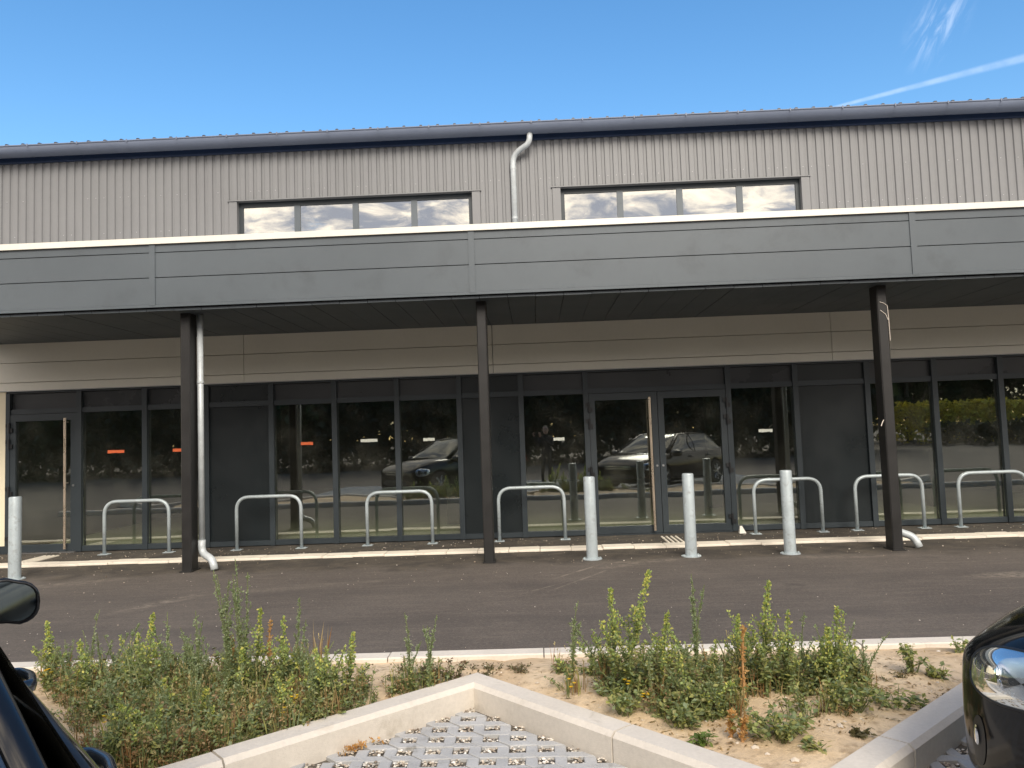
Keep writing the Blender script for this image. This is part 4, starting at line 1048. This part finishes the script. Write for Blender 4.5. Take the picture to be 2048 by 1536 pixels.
def low_clump(r, h, lf, st, n=170, cols=GREENS, size=1.0):
    for q in range(max(5, n // 12)):
        a = random.random() * 6.28; e = Vector((math.cos(a) * r * random.random() ** .5, math.sin(a) * r * random.random() ** .5 * .8, h * random.uniform(.3, 1)))
        b = Vector((e.x * .2, e.y * .2, -.02)); m_ = b.lerp(e, .5) + Vector((0, 0, h * .2)); st.tube([b, m_, e], [.0025, .002, .001], 4)
        for w_ in range(12):
            p = at_t([b, m_, e], .25 + .75 * random.random()) + rv() * .012; d = rv(); d.z *= .5
            leaf_quad(lf, p, d, Vector((0, 0, 1)) + rv() * .6, random.uniform(.018, .042) * size, random.uniform(.012, .026) * size, cj(cols))
def grass_tuft(h, lf, n=26, cols=DRY, spread=.07, heads=True):
    for q in range(n):
        a = random.random() * 6.28; b = Vector((random.gauss(0, .025), random.gauss(0, .025), -.01)); hh = h * random.uniform(.5, 1)
        o = Vector((math.cos(a), math.sin(a), 0)) * random.uniform(.1, 1) * spread * hh / .3; wd = Vector((-math.sin(a), math.cos(a), 0)) * .0022; c = cj(cols)
        p0, p1, p2 = b, b + o * .35 + Vector((0, 0, hh * .55)), b + o + Vector((0, 0, hh))
        lf.add([p0 - wd, p0 + wd, p1 + wd * .8, p2, p1 - wd * .8], [(0, 1, 2, 3, 4)], c)
        if heads and random.random() < .5:
            for w_ in range(5): leaf_quad(lf, p2 - (p2 - p1) * .07 * w_, (p2 - p1) + rv() * .05, rv(), .014, .006, cj(((.5, .42, .22), (.45, .35, .17))))
def flowers(lf, p, n=5, r=.02):
    for q in range(n):
        c = p + rv() * r
        for w_ in range(6):
            a = w_ * 1.047; leaf_quad(lf, c, Vector((math.cos(a), math.sin(a), .35)), Vector((0, 0, 1)), .013, .010, cj(((.75, .52, .03), (.70, .45, .03)), .1))

def sand_point(px, py):
    p = ground(px, py, 0.1); z = soil_h(p.x, p.y); p = ground(px, py, z); p.z = soil_h(p.x, p.y) - .004; return p
def weed(kind, px, top, base, label, lean_px=0, **kw):
    p = sand_point(px - lean_px, base); dep = p.y; d = pix(px, top)
    tip = Vector((d.x * dep / d.y, dep, d.z * dep / d.y + CAM_H)); h = tip.z - p.z; lean = (tip.x - p.x, random.uniform(-.05, .05))
    names = {'hen': 'leafy_weed', 'worm': 'feathery_weed', 'low': 'low_weed', 'dry': 'dry_dock', 'grass': 'grass_tuft'}
    r = tag(empty(names[kind], p), label, 'weed', 'weeds in the planter')
    st, lf, fl = MB(), MB(), MB()
    if kind == 'hen': fat_hen(h, lean, st, lf, fl, **kw)
    elif kind == 'worm': wormwood(h, lean, st, lf, fl, **kw)
    elif kind == 'low': low_clump(kw.pop('r', .12), h, lf, st, **kw)
    elif kind == 'grass': grass_tuft(h, lf, **kw)
    elif kind == 'dry':
        pts = stem_pts(h, lean, .012, 8); st.tube(pts, [.008, .008, .007, .007, .006, .005, .004, .003, .002], 6)
        for q in range(170):
            t = .2 + .8 * random.random(); pp = at_t(pts, t) + rv() * .016 * (1.1 - t * .6); leaf_quad(fl, pp, rv() + Vector((0, 0, .4)), rv(), random.uniform(.010, .022), random.uniform(.008, .014), cj(((.52, .29, .10), (.60, .36, .14), (.44, .24, .09))))
    mm = 'stem_dry' if kind == 'dry' else 'stem_green'
    if st.v: st.build('stem', mm, r)
    if lf.v: tag(lf.build('leaves', 'leaf', r), kind='stuff')
    if fl.v: tag(fl.build('seed_heads', 'leaf', r), kind='stuff')
    return r
random.seed(21)
WEEDS = [
 # left bed
 ('hen', 98, 1243, 1372, 'yellow-green weed right of the car mirror, nearest the left edge', dict(full=.9)),
 ('worm', 136, 1278, 1352, 'thin pale weed spire just behind the leftmost yellow-green weed', dict(n_st=2)),
 ('worm', 181, 1226, 1362, 'slender feathery weed below the pale dust scuff, left of the dry spikes', dict(n_st=3)),
 ('worm', 203, 1258, 1380, 'short feathery weed at the left of the left bed', dict(n_st=3)),
 ('worm', 236, 1266, 1372, 'low feathery weed between two grassy spires of the left bed', dict(n_st=3)),
 ('grass', 268, 1262, 1378, 'thin grass tuft with pale seed heads in the left bed', dict(cols=GREY, n=20)),
 ('hen', 297, 1232, 1395, 'narrow yellowish weed spike in the left bed, left of the greyish spire', dict(full=.55)),
 ('worm', 333, 1228, 1388, 'greyish feathery spire in the left bed below the pale dust scuff', dict(n_st=4)),
 ('worm', 372, 1275, 1380, 'short feathery weed between two taller spires of the left bed', dict(n_st=3)),
 ('worm', 395, 1222, 1392, 'medium feathery weed just left of the tallest weed', dict(n_st=5)),
 ('worm', 456, 1138, 1400, 'left stem of the tallest feathery weed pair, reaching the rainwater pipe shoe', dict(n_st=6, spread=.07)),
 ('worm', 486, 1116, 1398, 'tallest feathery weed of all, right of its twin', dict(n_st=6, spread=.06)),
 ('dry', 464, 1275, 1372, 'short orange dry stem at the foot of the tallest weed', {}),
 ('hen', 517, 1219, 1398, 'bright yellow-green weed right of the tallest weed', dict(full=.8)),
 ('dry', 540, 1240, 1380, 'orange dry stem right of the bright yellow-green weed', {}),
 ('hen', 562, 1240, 1405, 'broad bushy green weed in the right half of the left bed', dict(full=1.1, yel=.6)),
 ('worm', 597, 1195, 1400, 'tall thin weed with a nodding top near the end of the left bed', dict(n_st=2, spread=.05)),
 ('grass', 640, 1228, 1350, 'dry grass stalks at the right end of the left bed', dict(n=12)),
 ('hen', 702, 1272, 1396, 'small yellow-green weed on bare sand left of the paved corner', dict(full=.8)),
 ('worm', 822, 1225, 1384, 'pale green spire, left of the lone pair by the paved corner', dict(n_st=3, spread=.05)),
 ('worm', 862, 1228, 1388, 'pale green spire, right of the lone pair by the paved corner', dict(n_st=3, spread=.05)),
 ('low', 905, 1315, 1362, 'low reddish weed behind the paved corner', dict(r=.13, n=170, cols=((.13, .075, .04), (.09, .08, .035), (.17, .10, .05)), size=.7)),
 ('low', 955, 1338, 1362, 'flat brown weed on sand right behind the tip of the paved corner', dict(r=.12, n=120, cols=((.12, .08, .04), (.08, .07, .03)), size=.6)),
 # right bed
 ('worm', 1146, 1203, 1345, 'slim weed spire at the left end of the right bed', dict(n_st=2, spread=.04)),
 ('worm', 1184, 1255, 1350, 'short thin weed behind the left end of the right bed', dict(n_st=2)),
 ('hen', 1226, 1180, 1395, 'tall yellowish weed below the double door, left of the tallest leafy weed', dict(full=.9)),
 ('hen', 1297, 1148, 1398, 'tallest yellow-green leafy weed of the right bed, leaning right', dict(full=1.25, lean_px=34)),
 ('hen', 1330, 1226, 1400, 'flat-topped yellow-flowered weed right of the tallest leafy weed', dict(full=1.3)),
 ('worm', 1396, 1150, 1372, 'pale feathery spire standing alone below the second bollard', dict(n_st=4, spread=.06)),
 ('hen', 1432, 1288, 1385, 'short leafy weed beside the orange dry stem, on its left', dict(full=1.0, yel=.3)),
 ('hen', 1477, 1230, 1380, 'narrow green weed just behind the orange dry stem', dict(full=.6)),
 ('dry', 1489, 1252, 1412, 'tall orange dry seed stem standing in the right bed', {}),
 ('hen', 1535, 1166, 1392, 'big pyramid-shaped weed with yellow top, right of the orange stem', dict(full=1.4)),
 ('hen', 1578, 1228, 1392, 'bushy green weed on the right shoulder of the pyramid-shaped weed', dict(full=1.2, yel=.7)),
 ('worm', 1606, 1222, 1372, 'thin grey weed stalk between two bushy weeds of the right bed', dict(n_st=2)),
 ('hen', 1650, 1252, 1395, 'yellow-tipped weed at the left of the last bushy pair', dict(full=.9)),
 ('hen', 1673, 1216, 1392, 'tall greyish-green weed, last of the dense right bed', dict(full=1.1, yel=.7)),
 ('worm', 1735, 1262, 1372, 'feathery weed at the right margin of the dense right bed', dict(n_st=4)),
 ('low', 1826, 1285, 1345, 'dark green weed on bare sand near the car headlight', dict(r=.10, n=150)),
 ('low', 1880, 1328, 1356, 'small green rosette on the sand left of the car headlight', dict(r=.07, n=90)),
 ('low', 1925, 1280, 1305, 'small weed against the kerb right behind the car headlight', dict(r=.07, n=80)),
 ('low', 1795, 1378, 1412, 'spreading dark weed beside the right bay kerb', dict(r=.14, n=150)),
 ('low', 1840, 1385, 1412, 'little sprig on the sand next to the right bay kerb', dict(r=.07, n=60)),
 ('low', 1705, 1352, 1420, 'round bushy weed at the front right of the right bed', dict(r=.17, n=330)),
 ('low', 1730, 1462, 1478, 'flat brownish rosette on sand at the right bay kerb', dict(r=.07, n=90, cols=((.13, .11, .05), (.10, .09, .04)))),
 ('low', 1558, 1412, 1478, 'bright green bushy weed at the front of the right bed', dict(r=.21, n=480)),
 ('low', 1630, 1480, 1496, 'small green sprig on the sand at the front of the right bed', dict(r=.08, n=80)),
 ('low', 1405, 1455, 1492, 'lime green sprig by the inner kerb of the paved corner', dict(r=.05, n=80, cols=((.16, .22, .05), (.12, .18, .04)))),
 ('dry', 1462, 1420, 1476, 'left of two short orange stems at the front of the right bed', {}),
 ('dry', 1485, 1425, 1482, 'right of two short orange stems at the front of the right bed', {}),
 ('low', 1365, 1400, 1450, 'leafy weed spilling towards the inner kerb of the paved corner', dict(r=.16, n=330)),
 ('low', 1255, 1370, 1418, 'low spreading weed along the inner kerb of the paved corner', dict(r=.16, n=260)),
]
for kind, px, top, base, lab, kw in WEEDS: weed(kind, px, top, base, lab, **kw)

# ground cover between the tall weeds: leaves, stalks and dry grass too dense to count
random.seed(5)
cov = MB(); covst = MB()
def scatter(n, poly_px, dens):
    """random spots inside a quadrilateral of the photograph laid on the soil"""
    for _ in range(n):
        u, v = random.random(), random.random(); a, b, c, d = poly_px
        px = (a[0] * (1 - u) + b[0] * u) * (1 - v) + (d[0] * (1 - u) + c[0] * u) * v; py = (a[1] * (1 - u) + b[1] * u) * (1 - v) + (d[1] * (1 - u) + c[1] * u) * v
        p = sand_point(px, py)
        if p.y < zig(p.x) + .18 or p.y > 5.0: continue
        if noise.noise((p.x * 2.1, p.y * 2.6, 5)) < dens: continue
        yield p
def low_at(p, r, h, n, cols, size=1.0, sink=cov):
    t, s = MB(), MB(); low_clump(r, h, t, s, n, cols, size)
    sink.add([Vector(v) + p for v in t.v], t.f); sink.c.extend(t.c); covst.add([Vector(v) + p for v in s.v], s.f)
def tuft_at(p, h, n, cols):
    t = MB(); grass_tuft(h, t, n, cols); cov.add([Vector(v) + p for v in t.v], t.f); cov.c.extend(t.c)
def weedlet_at(p):
    t, s_, f_ = MB(), MB(), MB(); h = random.uniform(.14, .34); ln = (random.uniform(-.10, .10), random.uniform(-.08, .08))
    if random.random() < .5: wormwood(h, ln, s_, t, f_, random.randint(1, 3), .08)
    else: fat_hen(h, ln, s_, t, f_, random.uniform(.35, .7), random.choice((0, .3, .8)))
    for m_ in (t, f_): cov.add([Vector(v) + p for v in m_.v], m_.f); cov.c.extend(m_.c)
    covst.add([Vector(v) + p for v in s_.v], s_.f)
MIXC = GREENS + GREENS + ((.12, .09, .04), (.16, .13, .06))
for poly, n, dens in ((((60, 1368), (650, 1362), (700, 1440), (300, 1536)), 520, -.5), (((90, 1345), (640, 1340), (640, 1385), (100, 1400)), 240, -.5), (((230, 1440), (480, 1430), (420, 1520), (320, 1545)), 60, -.1), (((560, 1370), (740, 1370), (745, 1420), (560, 1440)), 46, -.15), (((120, 1410), (330, 1415), (340, 1540), (190, 1540)), 190, -.45),
                      (((1110, 1335), (1700, 1330), (1740, 1392), (1150, 1400)), 380, -.5), (((1150, 1380), (1480, 1392), (1480, 1440), (1330, 1436)), 90, -.2), (((1560, 1385), (1760, 1380), (1740, 1420), (1560, 1450)), 26, 0.0), (((785, 1365), (880, 1362), (885, 1388), (790, 1392)), 22, -.5)):
    for p in scatter(n, poly, dens):
        q = random.random()
        if q < .09: weedlet_at(p)
        elif q < .58: low_at(p, random.uniform(.06, .14), random.uniform(.04, .20), random.randint(30, 80), MIXC, random.uniform(.5, .95))
        elif q < .80: tuft_at(p, random.uniform(.08, .22), random.randint(6, 14), DRY if random.random() < .6 else GREENS)
        else: low_at(p, random.uniform(.05, .10), random.uniform(.06, .18), 60, ((.34, .20, .11), (.26, .17, .08), (.40, .28, .15)), .55)
for p in scatter(150, ((650, 1345), (1120, 1330), (1120, 1375), (650, 1400)), .12): low_at(p, random.uniform(.03, .07), random.uniform(.02, .05), 24, ((.14, .10, .05), (.10, .09, .04), (.18, .13, .07)), .5)
for p in scatter(70, ((1560, 1420), (1900, 1320), (1880, 1380), (1640, 1500)), .15): low_at(p, random.uniform(.02, .06), random.uniform(.015, .04), 16, ((.20, .14, .07), (.12, .11, .05), (.24, .17, .09)), .5)
for px, py, n in ((95, 1345, 10), (275, 1358, 5), (590, 1400, 5), (205, 1440, 4), (568, 1418, 3), (700, 1350, 4), (1140, 1368, 4), (1288, 1390, 4), (1250, 1365, 3)):
    p = sand_point(px, py + 38); d = pix(px, py); flowers(cov, Vector((d.x * p.y / d.y, p.y, d.z * p.y / d.y + CAM_H)), n, .022)
for p in scatter(900, ((640, 1338), (1930, 1300), (1900, 1420), (1330, 1530)), -9):
    leaf_quad(cov, p + Vector((0, 0, .006)), Vector((random.gauss(0, 1), random.gauss(0, 1), .12)), Vector((0, 0, 1)), random.uniform(.012, .05), random.uniform(.003, .012), cj(((.30, .19, .09), (.42, .30, .16), (.20, .14, .07), (.16, .12, .06))))
gc = tag(cov.build('ground_cover', 'leaf'), 'dense low weeds and dry grass covering the planter soil', 'ground cover', kind='stuff')
tag(covst.build('cover_stems', 'stem_green', gc), kind='stuff')
# stones on the sand, grit and crumbs on the asphalt
random.seed(11)
stn = MB()
for p in scatter(260, ((640, 1335), (1930, 1300), (1900, 1400), (1400, 1536)), -9): pebble(stn, p.x, p.y, p.z + .003, random.choice((.003, .004, .006, .008, .011)), cj(((.50, .42, .32), (.62, .56, .48), (.36, .28, .20))))
for px, py, r in ((1462, 1477, .012), (1510, 1495, .015), (1535, 1508, .012), (1590, 1521, .018), (1475, 1486, .014), (1680, 1450, .020), (1600, 1490, .012), (1325, 1405, .020)):
    p = sand_point(px, py); pebble(stn, p.x, p.y, p.z + r * .3, r, (.58, .50, .40))
tag(stn.build('sand_stones', 'pebble'), 'small pale stones lying on the planter sand', 'stones', kind='stuff')
grt = MB()
for _ in range(1500):
    X, Y = random.uniform(-8.5, 8.5), 11.2 - abs(random.gauss(0, 1.1))
    if Y < 7.2 or 9.9 < Y < 10.25: continue
    pebble(grt, X, Y, .003, random.choice((.003, .004, .005, .007, .010)), cj(((.45, .38, .30), (.30, .24, .18), (.58, .52, .45), (.10, .08, .06))))
for _ in range(220): pebble(grt, random.uniform(-6, 7), random.uniform(5.3, 8.8), .002, random.choice((.003, .004, .006)), cj(((.45, .38, .30), (.58, .52, .45))))
tag(grt.build('asphalt_grit', 'pebble'), 'loose grit and crumbs on the asphalt', 'grit', kind='stuff')
# a scrap of dry orange litter on the paving by the kerb
lt = MB(); p = ground(715, 1497, .025)
for q in range(90):
    a = p + Vector((random.gauss(0, .045), random.gauss(0, .012) , random.uniform(0, .022))); a.y += (a.x - p.x) * .75
    leaf_quad(lt, a, rv(), rv(), random.uniform(.012, .03), random.uniform(.006, .014), cj(((.52, .26, .08), (.44, .22, .08), (.60, .36, .15))))
tag(lt.build('dry_leaf_litter', 'leaf'), 'scrap of orange dry leaves on the paving against the kerb', 'leaf litter')
